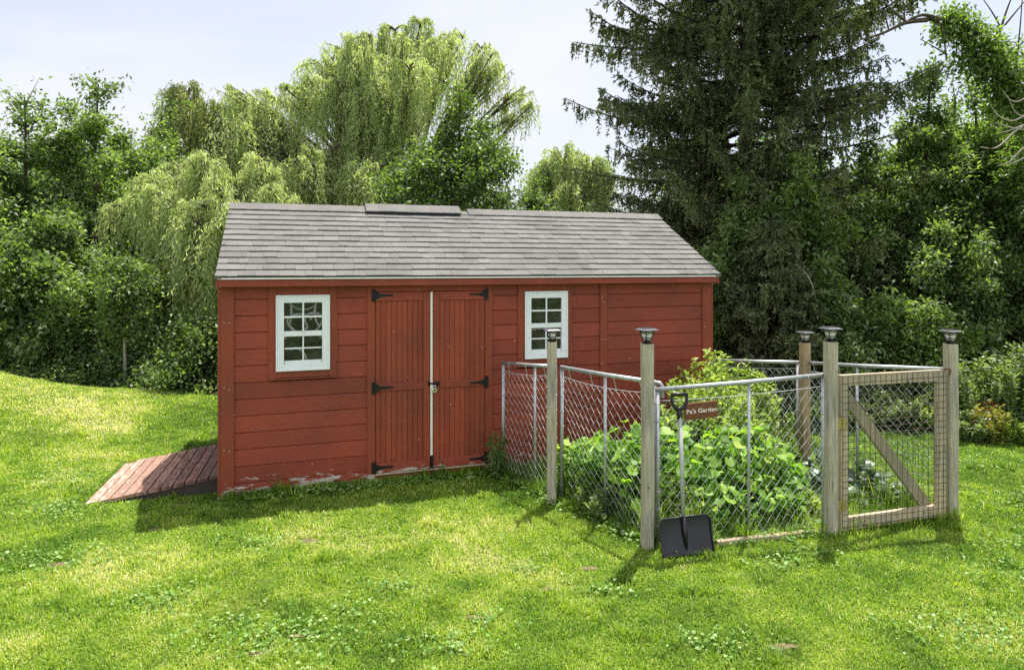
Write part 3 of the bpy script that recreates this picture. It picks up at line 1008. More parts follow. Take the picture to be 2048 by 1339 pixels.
# ------------------------------------------------------------------ CHAIN LINK PANELS
def V3(x, y, z): return Vector((x, y, z))
def panel(name, label, A, B, za, zb, mids=(.5,), sag=.05, drop=.075, bot=.02, skew=0.0, seed=1, bulge=.02, ends=(True, True), pitch=.037, lowz=None):
    """A,B: (x,y); za,zb rail heights"""
    rs = random.Random(seed)
    root = thing(name, label, 'fence panel', (A[0], A[1], 0), 0, 'chain link panels round the vegetable garden')
    dx, dy = B[0] - A[0], B[1] - A[1]
    Ln = math.hypot(dx, dy); ux, uy = dx / Ln, dy / Ln; nx_, ny_ = -uy, ux
    def P(s, z, n=0.0): return (ux * s + nx_ * n, uy * s + ny_ * n, z)
    def rail(s): return za + (zb - za) * s / Ln
    mb = MB(); mb.tube([P(-.0, rail(0)), P(Ln * .5, rail(Ln * .5) - .004), P(Ln, rail(Ln))], .0172, 10)
    mb.build('top_rail', M['galv'], root, smooth=True)
    for s, e in ((0.012, ends[0]), (Ln - .012, ends[1])):
        if e:
            mb = MB(); mb.tube([P(s, -.03), P(s, rail(s) - .018)], .0170, 10)
            k = .15
            while k < rail(s) - .1:   # tie clips along the upright
                mb.tube([P(s + .02 * math.cos(t), k, .02 * math.sin(t)) for t in np.linspace(0, 2 * PI, 7)], .003, 4); k += .13
            mb.build('upright', M['galv'], root, smooth=True)
    for m_ in mids:
        s = m_ * Ln
        mb = MB(); mb.tube([P(s, -.03, .012), P(s, rail(s) - .018, .006)], .0125, 8)
        mb.build('upright', M['galv'], root, smooth=True)
    def top(s): return rail(s) - drop - sag * (1 - abs(2 * s / Ln - 1) ** 2) * .5
    mb = MB(); mb.tube([P(s, top(s), -.004) for s in np.linspace(.02, Ln - .02, 9)], .0028, 5)
    nt_ = max(2, int(Ln / .24))
    for k in range(nt_):
        s = (k + .5) / nt_ * Ln
        mb.tube([P(s - .008, rail(s) + .018, 0), P(s - .016, rail(s), -.020), P(s + rs.uniform(-.01, .01), top(s) - .008, -.005)], .0022, 4)
    mb.build('tension_wire', M['wire'], root)
    # woven diamonds
    mb = MB()
    pt = pitch; nw = int((Ln - .04) / pt)
    zb_ = bot
    nrow_ = 44
    for k in range(nw):
        s0 = .02 + k * pt
        pts = []
        H = 1.0
        j = 0
        zt = top(s0)
        z = zt
        while z > zb_ and j < 80:
            sd_ = s0 + (pt if (j + k) % 2 else 0.0) + skew * (zt - z)
            sd_ += .012 * math.sin(z * 5 + s0 * 3) * math.sin(z * 9) 
            bl = bulge * math.sin(sd_ * 5.1 + seed) * math.sin(z * 5 + 1.3) * min(1, (zt - z) * 3)
            sgn = .0022 * (1 if (j + k) % 2 else -1)
            pts.append(P(min(max(sd_, .01), Ln - .01), z, bl + sgn))
            z -= pt * 1.22
            j += 1
        if len(pts) > 2: mb.tube(pts, .0016, 3, cap=False)
    mb.build('chain_link_mesh', M['wire'], root)
    return root
A0 = (atx(1005, 6.58), 6.58)
P1 = (atx(1122, 5.84), 5.84)
P1a = (atx(1112, 5.9), 5.9)
C3 = (atx(1312, 4.93), 4.93)
pan = panel('chain_link_panel', 'short chain link panel running from the shed door trim to the post before the window', A0, P1a, 1.118, 1.185, mids=(.62,), seed=3, skew=.06, bulge=.03)
panel('chain_link_panel', 'chain link panel between the window post and the near corner post, squash behind it', P1, C3, 1.19, 1.215, mids=(.5,), seed=5, skew=.10, bulge=.03, sag=.07)
F0 = (atx(1312, 4.90), 4.90); F1 = (atx(1650, 5.16), 5.16)
panel('chain_link_panel', 'front chain link panel with the brown sign hanging on it', F0, F1, 1.168, 1.235, mids=(.54,), seed=7, sag=.03, drop=.085, bulge=.015)
# elbow where the left run ends
mb = MB()
mb.tube([(C3[0] - .02, C3[1] + .02, 1.215), (C3[0] + .03, C3[1] - .0, 1.212), (C3[0] + .045, C3[1] - .0, 1.19), (C3[0] + .05, C3[1], 1.1)], .015, 8)
eb = mb.build('rail_elbow', M['galv'], None, smooth=True)
tag(eb, 'bent end of galvanised pipe just right of the near corner post', 'pipe')
SC = S2W(L + .02, -.08)
B0 = (atx(1424, 7.4), 7.4); B1 = (atx(1598, 6.62), 6.62); B2 = (atx(1888, 5.50), 5.50)
panel('chain_link_panel', 'rear chain link panel from the far shed corner to the orange brown post', B0, B1, 1.03, 1.118, mids=(), seed=9, sag=.03, drop=.06)
panel('chain_link_panel', 'rear chain link panel seen through the wooden gate', (B1[0] + .03, B1[1] - .04), B2, 1.12, 1.225, mids=(.42,), seed=11, sag=.04, drop=.08, bot=.16)
# green coated netting tied low along the rear panel
mb = MB()
dx, dy = B2[0] - B1[0], B2[1] - B1[1]; Ln = math.hypot(dx, dy)
for k in range(int(Ln / .05) + 1):
    s = k * .05 / Ln
    mb.tube([(B1[0] + dx * s + .03, B1[1] + dy * s + .03, 0), (B1[0] + dx * s + .03, B1[1] + dy * s + .03, .52)], .0014, 3, cap=False)
for k in range(7):
    z = .04 + k * .078
    mb.tube([(B1[0] + .03, B1[1] + .03, z), (B2[0] + .03, B2[1] + .03, z)], .0014, 3, cap=False)
gn = mb.build('garden_netting', M['greenwire'], None)
tag(gn, 'green coated wire netting along the foot of the rear fence beyond the gate', 'netting')

# ------------------------------------------------------------------ GATE
GA = (atx(1679, 5.13), 5.13); GB = (atx(1888, 5.37), 5.37)
gdx, gdy = GB[0] - GA[0], GB[1] - GA[1]; GL = math.hypot(gdx, gdy); GR = math.atan2(gdy, gdx)
gate = thing('wooden_gate', 'wooden gate frame with a diagonal brace and square wire mesh', 'gate', (GA[0], GA[1], 0), GR)
gz0, gz1 = .02, 1.245
mb = MB(); mb.box(.0, .066, -.019, .019, gz0, gz1 - .005, .003); mb.build('stile', M['gatewood'], gate)
mb = MB(); mb.box(GL - .085, GL, -.019, .019, gz0 + .02, gz1 - .002, .003); mb.build('stile', M['gatewood'], gate)
def barx(mb, x0, x1, z0, z1, z2, z3, y0=-.0175, y1=.0175):
    mb.prism([(x0, z0), (x1, z1), (x1, z2), (x0, z3)], 'y', y0, y1)
mb = MB(); barx(mb, .0665, GL - .0855, gz1 - .093, gz1 - .090, gz1 - .002, gz1 - .006); mb.build('top_rail', M['gatewood'], gate)
mb = MB(); barx(mb, .0665, GL - .0855, gz0 + .005, gz0 + .03, gz0 + .125, gz0 + .105); mb.build('bottom_rail', M['gatewood'], gate)
mb = MB()
bx0, bz0, bx1, bz1 = .07, 1.07, GL - .14, .125
dvx, dvz = bx1 - bx0, bz1 - bz0; dl = math.hypot(dvx, dvz); nxx, nzz = -dvz / dl * .047, dvx / dl * .047
mb.prism([(bx0 - .0, bz0 + .085), (bx0, bz0 - .055), (bx1 - nxx, bz1 - nzz), (bx1 + nxx + .02, bz1 - nzz), (bx1 + nxx, bz1 + nzz)], 'y', .0195, .052)
mb.build('brace', woodmat('brace_wood', (.16, .14, .095), (.32, .28, .195), (.50, .45, .33)), gate)
mb = MB()
x = .01
while x < GL - .004:
    mb.tube([(x, -.0225, gz0 + .02), (x + .002 * math.sin(x * 30), -.0225 - .003 * math.sin(x * 9) ** 2, .6), (x, -.0225, gz1 - .012)], .0019, 3, cap=False); x += .051
z = gz0 + .03
while z < gz1 - .01:
    mb.tube([(.004 + .02 * q * (GL - .008) / .2 if False else .004 + (GL - .008) * q / 8, -.0245 - .0015 * math.sin(q * 2 + z * 9), z + .002 * math.sin(q * 1.7 + z * 20) + (.02 * q / 8)) for q in range(9)], .0019, 3, cap=False); z += .051
mb.build('wire_mesh', M['darkwire'], gate)
for zc in (.865, .225):
    mb = MB()
    mb.box(-.035, .042, -.0275, -.0262, zc - .043, zc + .043, .0005); mb.tube([(.004, -.031, zc - .043), (.004, -.031, zc + .043)], .005, 8)
    for xx in (-.024, .030):
        for zz in (-.028, 0, .028): mb.box(xx - .003, xx + .003, -.0290, -.0278, zc + zz - .003, zc + zz + .003)
    mb.build('hinge', M['brass'], gate)
mb = MB(); mb.tube([(GL - .03, -.03, gz1 + .005), (GL + .02, -.035, gz1 + .008), (GL + .035, -.03, gz1 - .005), (GL + .03, -.02, gz1 - .05)], .006, 6)
mb.build('latch', M['rust'], gate)
# timber edging
e0 = at(1432, 1090, 4.90); e1 = at(1652, 1056, 5.13)
mb = MB(); dx, dy = e1[0] - e0[0], e1[1] - e0[1]; ll = math.hypot(dx, dy)
mb.box(0, ll, -.03, .015, -.02, .045, .004)
eo = mb.build('timber_edging', M['edging'], None); eo.location = (e0[0], e0[1] - .0, 0); eo.rotation_euler = (0, 0, math.atan2(dy, dx))
tag(eo, 'low pale board lying along the grass under the front chain link', 'timber edging')

# ------------------------------------------------------------------ SIGN
sx0, sz0 = atx(1369, 4.93), 0
s0 = at(1370, 822, 4.90); s1 = at(1434, 815, 4.945)
sg = thing('garden_sign', 'small brown wooden board reading Pa\'s Garden, half hidden by the shovel grip', 'sign', (s0[0], s0[1] - .02, s0[2]), math.atan2(s1[1] - s0[1], s1[0] - s0[0]))
sl = math.hypot(s1[0] - s0[0], s1[1] - s0[1]); tilt = math.atan2(s1[2] - s0[2], sl)
mb = MB(); mb.box(-.012, sl, -.006, .006, -.062, .062, .003)
bd = mb.build('board', M['signwood'], sg); bd.rotation_euler = (0, -tilt, 0)
tcu = bpy.data.curves.new('lettering', 'FONT'); tcu.body = "Pa's Garden"; tcu.size = .044; tcu.extrude = .0012; tcu.offset = .0006
tob = bpy.data.objects.new('lettering_tmp', tcu); COL.objects.link(tob)
bpy.context.view_layer.update()
tme = bpy.data.meshes.new_from_object(tob.evaluated_get(bpy.context.evaluated_depsgraph_get()))
bpy.data.objects.remove(tob)
tme.materials.clear(); tme.materials.append(M['cream'])
co = np.zeros(len(tme.vertices) * 3); tme.vertices.foreach_get('co', co); co = co.reshape(-1, 3)
wtx = co[:, 0].max() - co[:, 0].min()
co[:, 0] = (co[:, 0] - co[:, 0].min()) * ((sl - .012) / wtx); 
tme.vertices.foreach_set('co', co.ravel())
to = bpy.data.objects.new('lettering', tme); COL.objects.link(to); to.parent = bd
to.rotation_euler = (PI / 2, 0, 0); to.location = (.004, -.0075, -.014)
for xx in (.01, sl - .02):
    mb = MB(); mb.tube([(xx, 0, .055), (xx + .004, .008, .085), (xx - .002, .012, .11)], .0015, 4)
    mb.build('hanging_wire', M['darkwire'], sg)

# ------------------------------------------------------------------ SNOW SHOVEL
SY = 4.78
hb = at(1367, 1100, SY); 
shv = thing('snow_shovel', 'black plastic snow shovel with a D grip leaning upside against the front chain link', 'shovel', (atx(1367, SY), SY, 0), R_(8))
tp = atz(786, SY + .08)
sc_ = FPX / SY
mb = MB()
# scoop blade: curved sheet, with rounded top corners and ribs; local x width, z height
bw = .195; bh = .262
nxs, nzs = 24, 16
def by(x, z):   # scoop curvature: lower edge comes forward
    t = z / bh
    return -.085 * (1 - t) ** 1.6 - .028 * (abs(x) / bw) ** 4 + .004
vs = []; fs = []
for layer in (0, 1):
    for j_ in range(nzs + 1):
        t = j_ / nzs
        # top corner rounding
        wx = bw * (1.0 if t < .82 else math.sqrt(max(0, 1 - ((t - .82) / .18) ** 2)) * .16 + .84)
        wx *= .985 + .015 * t
        for i_ in range(nxs + 1):
            x = (i_ / nxs * 2 - 1) * wx
            z = .008 + bh * t + .012 * (x / bw)
            rib = .0035 if abs(((x / bw * 3 + 3) % 1) - .5) < .08 else 0
            vs.append((x, by(x, bh * t) - rib + (.004 if layer else 0), z))
N1 = (nxs + 1) * (nzs + 1)
for layer in (0, 1):
    for j_ in range(nzs):
        for i_ in range(nxs):
            a = layer * N1 + j_ * (nxs + 1) + i_
            fs.append((a, a + 1, a + nxs + 2, a + nxs + 1))
edge = [i_ for i_ in range(nxs + 1)] + [j_ * (nxs + 1) + nxs for j_ in range(1, nzs + 1)] + [nzs * (nxs + 1) + i_ for i_ in range(nxs - 1, -1, -1)] + [j_ * (nxs + 1) for j_ in range(nzs - 1, 0, -1)]
for k in range(len(edge)):
    a, b_ = edge[k], edge[(k + 1) % len(edge)]
    fs.append((a, b_, b_ + N1, a + N1))
mb.add(vs, fs)
# raised rim round the top and the sides
rim = []
for t in np.linspace(.1, 1, 12):
    wx = bw * (1.0 if t < .82 else math.sqrt(max(0, 1 - ((t - .82) / .18) ** 2)) * .16 + .84) * (.985 + .015 * t)
    rim.append((-wx, by(-wx, bh * t) - .004, .008 + bh * t - .012 * wx / bw))
rim2 = [(-p[0], by(-p[0], (p[2] + .018 * (-p[0]) / bw * -1 - .008) if False else bh * t) - .004, 0) for p, t in zip(rim, np.linspace(.1, 1, 12))]
rim2 = [(q[0], q[1], .008 + bh * t + .012 * q[0] / bw) for q, t in zip(rim2, np.linspace(.1, 1, 12))]
mb.tube(rim + rim2[::-1], .007, 6)
# socket rib in the middle
mb.tube([(0, by(0, bh) - .010, bh * 1.0), (0, by(0, bh * .6) - .014, bh * .6), (0, by(0, bh * .2) - .006, bh * .2)], [.020, .019, .006], 8)
mb.build('blade', M['blackplastic'], shv, smooth=True)
mb = MB()
y0 = by(0, bh) - .008; y1 = .075
hs_ = tp - .165
mb.tube([(0, y0, bh * .85), (0, y0 + (y1 - y0) * .9, hs_)], .0155, 12)
mb.build('shaft', simple('grey_shaft', (.42, .43, .42), .45, metal=.3, var=.1), shv, smooth=True)
mb = MB()
mb.tube([(0, y1 - .006, hs_ - .03), (0, y1 - .002, hs_ + .045)], [.019, .021], 10)
mb.tube([(0, y1, hs_ + .035), (-.03, y1, hs_ + .06), (-.052, y1 + .003, hs_ + .085), (-.058, y1 + .004, hs_ + .12), (-.057, y1 + .005, hs_ + .155)], [.018, .015, .0125, .0115, .012], 8)
mb.tube([(0, y1, hs_ + .035), (.03, y1, hs_ + .06), (.052, y1 + .003, hs_ + .085), (.058, y1 + .004, hs_ + .12), (.057, y1 + .005, hs_ + .155)], [.018, .015, .0125, .0115, .012], 8)
mb.tube([(-.064, y1 + .005, hs_ + .155), (0, y1 + .005, hs_ + .158), (.064, y1 + .005, hs_ + .155)], .0150, 10)
mb.build('grip', M['blackplastic'], shv, smooth=True)
#==VEG==

# ================================================================== VEGETATION
def unit(a):
    return a / np.maximum(np.linalg.norm(a, axis=-1, keepdims=True), 1e-9)
def rvec(n, r): return unit(r.normal(size=(n, 3)))
def leaves(P, Dv, N, Lf, Wf, fold=.12):
    """rhombic leaves: P base, Dv direction, N approx normal; Lf, Wf arrays. -> V, Q"""
    Dv = unit(Dv); S = unit(np.cross(Dv, N)); Nn = np.cross(S, Dv)
    Lf = np.asarray(Lf)[:, None]; Wf = np.asarray(Wf)[:, None]
    m = P + Dv * Lf * .42
    a = P; c = P + Dv * Lf - Nn * Lf * .10
    b = m + S * Wf * .5 + Nn * Lf * fold; d = m - S * Wf * .5 + Nn * Lf * fold
    V = np.stack([a, b, c, d], 1).reshape(-1, 3)
    Q = np.arange(len(P) * 4, dtype=np.int32).reshape(-1, 4)
    return V, Q
def tubes_np(paths, sides=5):
    """paths: list of (pts (n,3), radii (n,)) -> V, Q"""
    VV = []; QQ = []; off = 0
    for pts, rad in paths:
        pts = np.asarray(pts, float); n = len(pts)
        if n < 2: continue
        T = np.gradient(pts, axis=0); T = unit(T)
        ref = np.array([0, 0, 1.0]) if abs(T[0, 2]) < .9 else np.array([1.0, 0, 0])
        A = unit(np.cross(T, ref)); B = np.cross(T, A)
        ang = np.linspace(0, 2 * PI, sides, endpoint=False)
        ring = pts[:, None] + (A[:, None] * np.cos(ang)[None, :, None] + B[:, None] * np.sin(ang)[None, :, None]) * np.asarray(rad)[:, None, None]
        VV.append(ring.reshape(-1, 3))
        i, k = np.meshgrid(np.arange(n - 1), np.arange(sides), indexing='ij')
        k2 = (k + 1) % sides
        q = np.stack([i * sides + k, i * sides + k2, (i + 1) * sides + k2, (i + 1) * sides + k], -1).reshape(-1, 4) + off
        QQ.append(q); off += n * sides
    return np.concatenate(VV), np.concatenate(QQ)

LM = {}
LM['dark'] = leafmat('dark_green_leaves', [(.060, .10, .032), (.11, .17, .058), (.18, .25, .092), (.30, .37, .175)], .42, .5, spec=.38)
LM['mid'] = leafmat('mid_green_leaves', [(.065, .11, .030), (.11, .175, .050), (.18, .255, .085), (.31, .38, .17)], .45, .48, spec=.38)
LM['maple'] = leafmat('bright_green_leaves', [(.045, .078, .026), (.078, .125, .040), (.125, .185, .06), (.22, .30, .12)], .42, .45, spec=.5)
LM['willow'] = leafmat('willow_leaves', [(.24, .30, .13), (.37, .44, .20), (.50, .56, .28), (.64, .68, .40)], .52, .5, tcol=(1.4, 1.5, .75))
LM['willowd'] = leafmat('shaded_willow_leaves', [(.12, .16, .055), (.19, .23, .08), (.26, .30, .11), (.36, .40, .17)], .48, .5, tcol=(1.4, 1.45, .6))
LM['spruce'] = leafmat('spruce_needles', [(.062, .085, .036), (.105, .135, .055), (.155, .18, .080), (.25, .26, .13)], .22, .55, spec=.3)
LM['squash'] = leafmat('squash_leaves', [(.11, .22, .025), (.18, .33, .035), (.27, .44, .05), (.45, .55, .10)], .5, .5, tcol=(1.4, 1.6, .4))
LM['bushlt'] = leafmat('light_bush_leaves', [(.14, .23, .04), (.23, .34, .06), (.33, .43, .10), (.50, .55, .24)], .45, .5, tcol=(1.3, 1.4, .5))
LM['cabbage'] = leafmat('cabbage_leaves', [(.04, .08, .05), (.065, .12, .07), (.11, .17, .10), (.22, .29, .21)], .25, .4, spec=.6)
LM['shrub'] = leafmat('shrub_leaves', [(.085, .13, .045), (.135, .19, .068), (.21, .27, .11), (.38, .43, .25)], .4, .45, spec=.5)
LM['golden'] = leafmat('golden_weed_leaves', [(.12, .17, .03), (.20, .23, .04), (.32, .30, .06), (.46, .40, .10)], .4, .6, tcol=(1.2, 1.2, .5))
LM['purple'] = leafmat('dark_red_leaves', [(.05, .015, .015), (.09, .02, .02), (.12, .03, .03)], .3, .6)
LM['grass'] = leafmat('grass_blades', [(.078, .155, .022), (.168, .29, .030), (.285, .42, .042), (.43, .50, .075), (.60, .55, .25), (.74, .68, .44)], .45, .5, tcol=(1.25, 1.4, .45), spec=.35)
LM['clover'] = leafmat('clover_leaves', [(.07, .16, .03), (.12, .24, .04), (.20, .33, .08), (.34, .44, .20)], .3, .55, spec=.25)

def crown_leaves(segs, n, L, W, spread, r, up=.55, droop=0.0, patchy=.5, minz=None):
    """leaves in clusters round twig segments. segs (m,6)"""
    m = len(segs)
    wgt = r.random(m) ** 1.2 + .15; wgt /= wgt.sum()
    k = r.choice(m, n, p=wgt)
    t = r.random(n)[:, None]
    A, B = segs[k, :3], segs[k, 3:]
    P = A + (B - A) * t + r.normal(size=(n, 3)) * spread * np.array([1, 1, .75])
    Dv = unit(B - A) * .6 + r.normal(size=(n, 3)) * .75 + np.array([0, 0, -droop])
    N = r.normal(size=(n, 3)) * .55 + np.array([0, 0, up * 1.6])
    if minz is not None:
        ok = P[:, 2] > minz
        P, Dv, N, k = P[ok], Dv[ok], N[ok], k[ok]
    n = len(P)
    Lf = L * r.uniform(.65, 1.25, n); Wf = W * r.uniform(.7, 1.2, n)
    V, Q = leaves(P, Dv, N, Lf, Wf)
    base = r.random(m)
    rnd = np.clip(.5 + (base[k] - .5) * patchy + r.normal(size=n) * .17, .01, .99)
    return V, Q, rnd

def tree(name, label, cat, x, y, H, R, zb=.6, n=16000, L=.085, W=.05, leaf='mid', bark='bark', seed=0, prof='round', limbs=22, spread=.12, up=.55, droop=.15, lean=(0, 0), group=None, tr=None, base=None, patchy=.5):
    r = np.random.default_rng(seed)
    z0 = gz(x, y) if base is None else base
    root = thing(name, label, cat, (x, y, z0), 0, group)
    tr = tr or .013 * H + .01
    tt = np.linspace(0, 1, 9)
    ph = r.uniform(0, 6, 2)
    TP = np.stack([lean[0] * tt ** 1.3 + .05 * R * np.sin(tt * 5 + ph[0]) * tt, lean[1] * tt ** 1.3 + .05 * R * np.sin(tt * 4 + ph[1]) * tt, H * .93 * tt - .05 * (tt == 0)], 1)
    paths = [(TP, tr * (1 - .85 * tt))]
    segs = []
    az = r.uniform(0, 6)
    for i in range(limbs):
        f = (i + r.random()) / limbs
        h = zb + (H - zb) * f * .93
        th = h / H
        pf = {'round': math.sqrt(max(.05, 1 - (2 * f - .9) ** 2 * .85)), 'egg': (1 - f) ** .5 * (.55 + .45 * min(1, f * 4)) + .12, 'dome': math.sqrt(max(.06, 1 - max(0, (f - .5) / .5) ** 2)), 'column': .75 + .3 * math.sin(f * 3) - .4 * f ** 3, 'vase': .45 + .7 * f - .35 * f ** 4}[prof]
        ln = R * pf * r.uniform(.65, 1.15)
        az += 2.4 + r.uniform(-.5, .5)
        el = R_(r.uniform(5, 40) + 35 * f)
        # start lower on the trunk for rising limbs
        t0 = np.clip(th * .9 - ln * math.sin(el) / H * .4, .03, .93)
        p0 = np.array([np.interp(t0, tt, TP[:, q]) for q in range(3)])
        hd = np.array([math.cos(az), math.sin(az), 0])
        s = np.linspace(0, 1, 6)
        pth = p0 + hd * (ln * s)[:, None] + np.array([0, 0, 1.0]) * (ln * (math.tan(el) * .55) * s ** 1.2 - droop * ln * .6 * s ** 2)[:, None]
        pth[1:-1] += r.normal(size=(4, 3)) * .035 * ln
        rl = tr * (1 - t0 * .8) * .42
        paths.append((pth, rl * (1 - .8 * s)))
        nt = int(5 + 5 * ln)
        for q in range(nt):
            f2 = r.uniform(.25, 1.0)
            a = np.array([np.interp(f2, s, pth[:, c]) for c in range(3)])
            d = hd * r.uniform(.2, 1) + r.normal(size=3) * .55 + np.array([0, 0, .35 - droop])
            d = unit(d) * ln * r.uniform(.18, .42)
            b = a + d
            mid = (a + b) / 2 + r.normal(size=3) * .03
            paths.append((np.array([a, mid, b]), np.array([rl * .28, rl * .18, .002])))
            segs.append(np.concatenate([a + d * .25, b]))
    for q in range(12):
        t0 = r.uniform(.80, 1.0)
        a = np.array([np.interp(t0, tt, TP[:, c]) for c in range(3)])
        d = unit(np.array([r.normal() * .7, r.normal() * .7, r.uniform(.3, 1.3)])) * R * r.uniform(.2, .5)
        paths.append((np.array([a, a + d * .5, a + d]), np.array([tr * .12, tr * .08, .002])))
        segs.append(np.concatenate([a - d * .2, a + d]))
    segs = np.array(segs)
    V, Q = tubes_np(paths, 5)
    mesh_np('trunk', V, [Q], M[bark], root, smooth=True)
    V, Q, rnd = crown_leaves(segs, n, L, W, spread, r, up, droop, patchy, minz=.02)
    mesh_np('crown', V, [Q], LM[leaf], root, attrs={'rnd': rnd})
    return root

def relabel(o, label): o['label'] = label; return o
def place_copy(src, x, y, s, rz, label, sz=None):
    c = copy_tree(src)
    c.location = (x, y, gz(x, y)); c.rotation_euler = (0, 0, rz); c.scale = (s, s, sz or s)
    c['label'] = label
    return c

GW = 'deciduous trees at the edge of the lawn'
# ---------------- left wood (front row)
def px_tree(px, Y, top, **k):
    H = atz(top, Y) - gz(atx(px, Y), Y)
    return dict(x=atx(px, Y), y=Y, H=H, **k)
T = []
ta = tree('deciduous_tree', 'tall dark leafy tree at the left edge of the photo, spiky top against the sky', 'tree', **px_tree(45, 13.2, 150, R=1.55, zb=.5, n=26000, leaf='dark', seed=21, prof='column', limbs=38, spread=.11, L=.10, W=.055), group=GW)
tb = tree('deciduous_tree', 'tall dark tree with two feathery tips just left of the big willow', 'tree', **px_tree(195, 13.6, 128, R=1.45, zb=.5, n=26000, leaf='dark', seed=22, prof='column', limbs=38, spread=.11, L=.10, W=.05), group=GW)
tree('deciduous_tree', 'dark tree behind the left flank of the willow, between it and the feathery tree', 'tree', **px_tree(318, 15.5, 195, R=1.5, zb=.6, n=20000, leaf='dark', seed=23, prof='column', limbs=28, L=.10, W=.055), group=GW)
tree('deciduous_tree', 'leafy tree partly cut off by the left edge of the photo', 'tree', **px_tree(-120, 12.6, 175, R=1.7, zb=.4, n=22000, leaf='dark', seed=24, prof='column', limbs=28, L=.10, W=.055), group=GW)
tree('young_tree', 'young tree with grey green leaves in front of the dark left wood', 'tree', **px_tree(95, 11.4, 430, R=1.35, zb=.1, n=22000, leaf='dark', seed=25, prof='column', limbs=30, spread=.10, L=.095, W=.055), group='young trees in front of the left wood')
tree('young_tree', 'slim sapling with a thin pale trunk standing left of the ramp', 'tree', **px_tree(250, 10.6, 500, R=.5, zb=1.1, n=4200, leaf='dark', seed=26, prof='vase', limbs=24, spread=.10, L=.075, W=.045, bark='barkpale', tr=.035), group='young trees in front of the left wood')
tree('young_tree', 'sapling with a forked dark trunk left of the thin pale sapling', 'tree', **px_tree(208, 11.3, 520, R=.7, zb=.9, n=5000, leaf='dark', seed=27, prof='round', limbs=14, L=.075, W=.045, bark='barkdark', tr=.05), group='young trees in front of the left wood')
tree('young_tree', 'low dark young tree under the hanging willow strands beside the shed', 'tree', **px_tree(395, 12.3, 640, R=.95, zb=.1, n=11000, leaf='dark', seed=28, prof='egg', limbs=20, L=.07, W=.045), group='young trees in front of the left wood')
tree('shrub', 'sunlit yellow green shrub at the very left edge above the grassy mound', 'shrub', **px_tree(-8, 10.9, 610, R=.55, zb=.1, n=6500, leaf='maple', seed=29, prof='egg', limbs=16, L=.08, W=.05), group='shrubs under the left wood')
# understory shrubs
shr = tree('shrub', 'dark low shrub at the foot of the wood, leftmost above the mound', 'shrub', **px_tree(60, 10.9, 665, R=.75, zb=.05, n=7500, leaf='dark', seed=31, prof='egg', limbs=18, L=.06, W=.04), group='shrubs under the left wood')
shl = [(130, 11.1, 1.1, 'dark shrub below the grey green young tree'), (185, 11.4, .9, 'dark shrub at the foot of the forked sapling'), (300, 11.0, 1.05, 'dark shrub where the mound meets the lower lawn'), (350, 11.2, 1.15, 'dark shrub right of the thin pale sapling'), (410, 11.0, 1.2, 'dark shrub at the lawn edge under the willow strands'), (470, 11.3, 1.25, 'dark shrub mostly hidden behind the left end of the shed'), (-60, 11.1, 1.2, 'dark shrub at the left margin under the tall tree'), (-160, 10.9, 1.3, 'dark shrub beyond the left margin')]
for k, (px, Y, s, lb) in enumerate(shl):
    place_copy(shr, atx(px, Y), Y, s, k * 1.3, lb)

# ---------------- background fill trees
bt = tree('background_tree', 'dark tree deep in the wood behind the left treeline', 'tree', x=atx(120, 19), y=19, H=6.3, R=2.3, zb=.4, n=15000, leaf='dark', seed=41, prof='column', limbs=26, spread=.24, L=.15, W=.09, group='trees deep in the wood')
bl = [(-60, 18, .95, 'deep wood tree behind the leftmost tall tree'), (0, 22, 1.1, 'deep wood tree far behind the left edge'), (230, 20, 1.0, 'deep wood tree behind the feathery tipped tree'), (330, 19, .9, 'deep wood tree behind the saplings'),
      (430, 21, 1.05, 'deep wood tree behind the low willow strands'), (560, 24, 1.1, 'deep wood tree behind the left end of the roof'), (700, 25, 1.0, 'deep wood tree behind the willow trunk'), (840, 24, 1.05, 'deep wood tree behind the ridge vent'), (960, 22, .8, 'deep wood tree behind the bright maple'),
      (1075, 21, .62, 'deep wood tree seen low behind the distant willow'), (1180, 19, .60, 'deep wood tree hidden behind the right half of the shed roof'), (1290, 18, .58, 'deep wood tree low behind the right end of the ridge'), (1350, 14.5, .45, 'low dark tree close behind the right end of the shed'), (1420, 17, .8, 'deep wood tree behind the spruce, left side'), (1520, 18, .95, 'deep wood tree behind the spruce trunk'), (1640, 16.5, .82, 'deep wood tree right behind the spruce'), (1760, 17, .86, 'deep wood tree behind the right thicket'), (1880, 16, .95, 'deep wood tree behind the vine draped limb'), (2000, 15, .95, 'deep wood tree at the right edge'), (2130, 14, 1.0, 'deep wood tree beyond the right edge'), (2260, 13, 1.0, 'deep wood tree well beyond the right edge'), (-200, 17, 1.1, 'deep wood tree beyond the left edge')]
for k, (px, Y, s, lb) in enumerate(bl):
    place_copy(bt, atx(px, Y), Y, s, k * 2.1, lb)

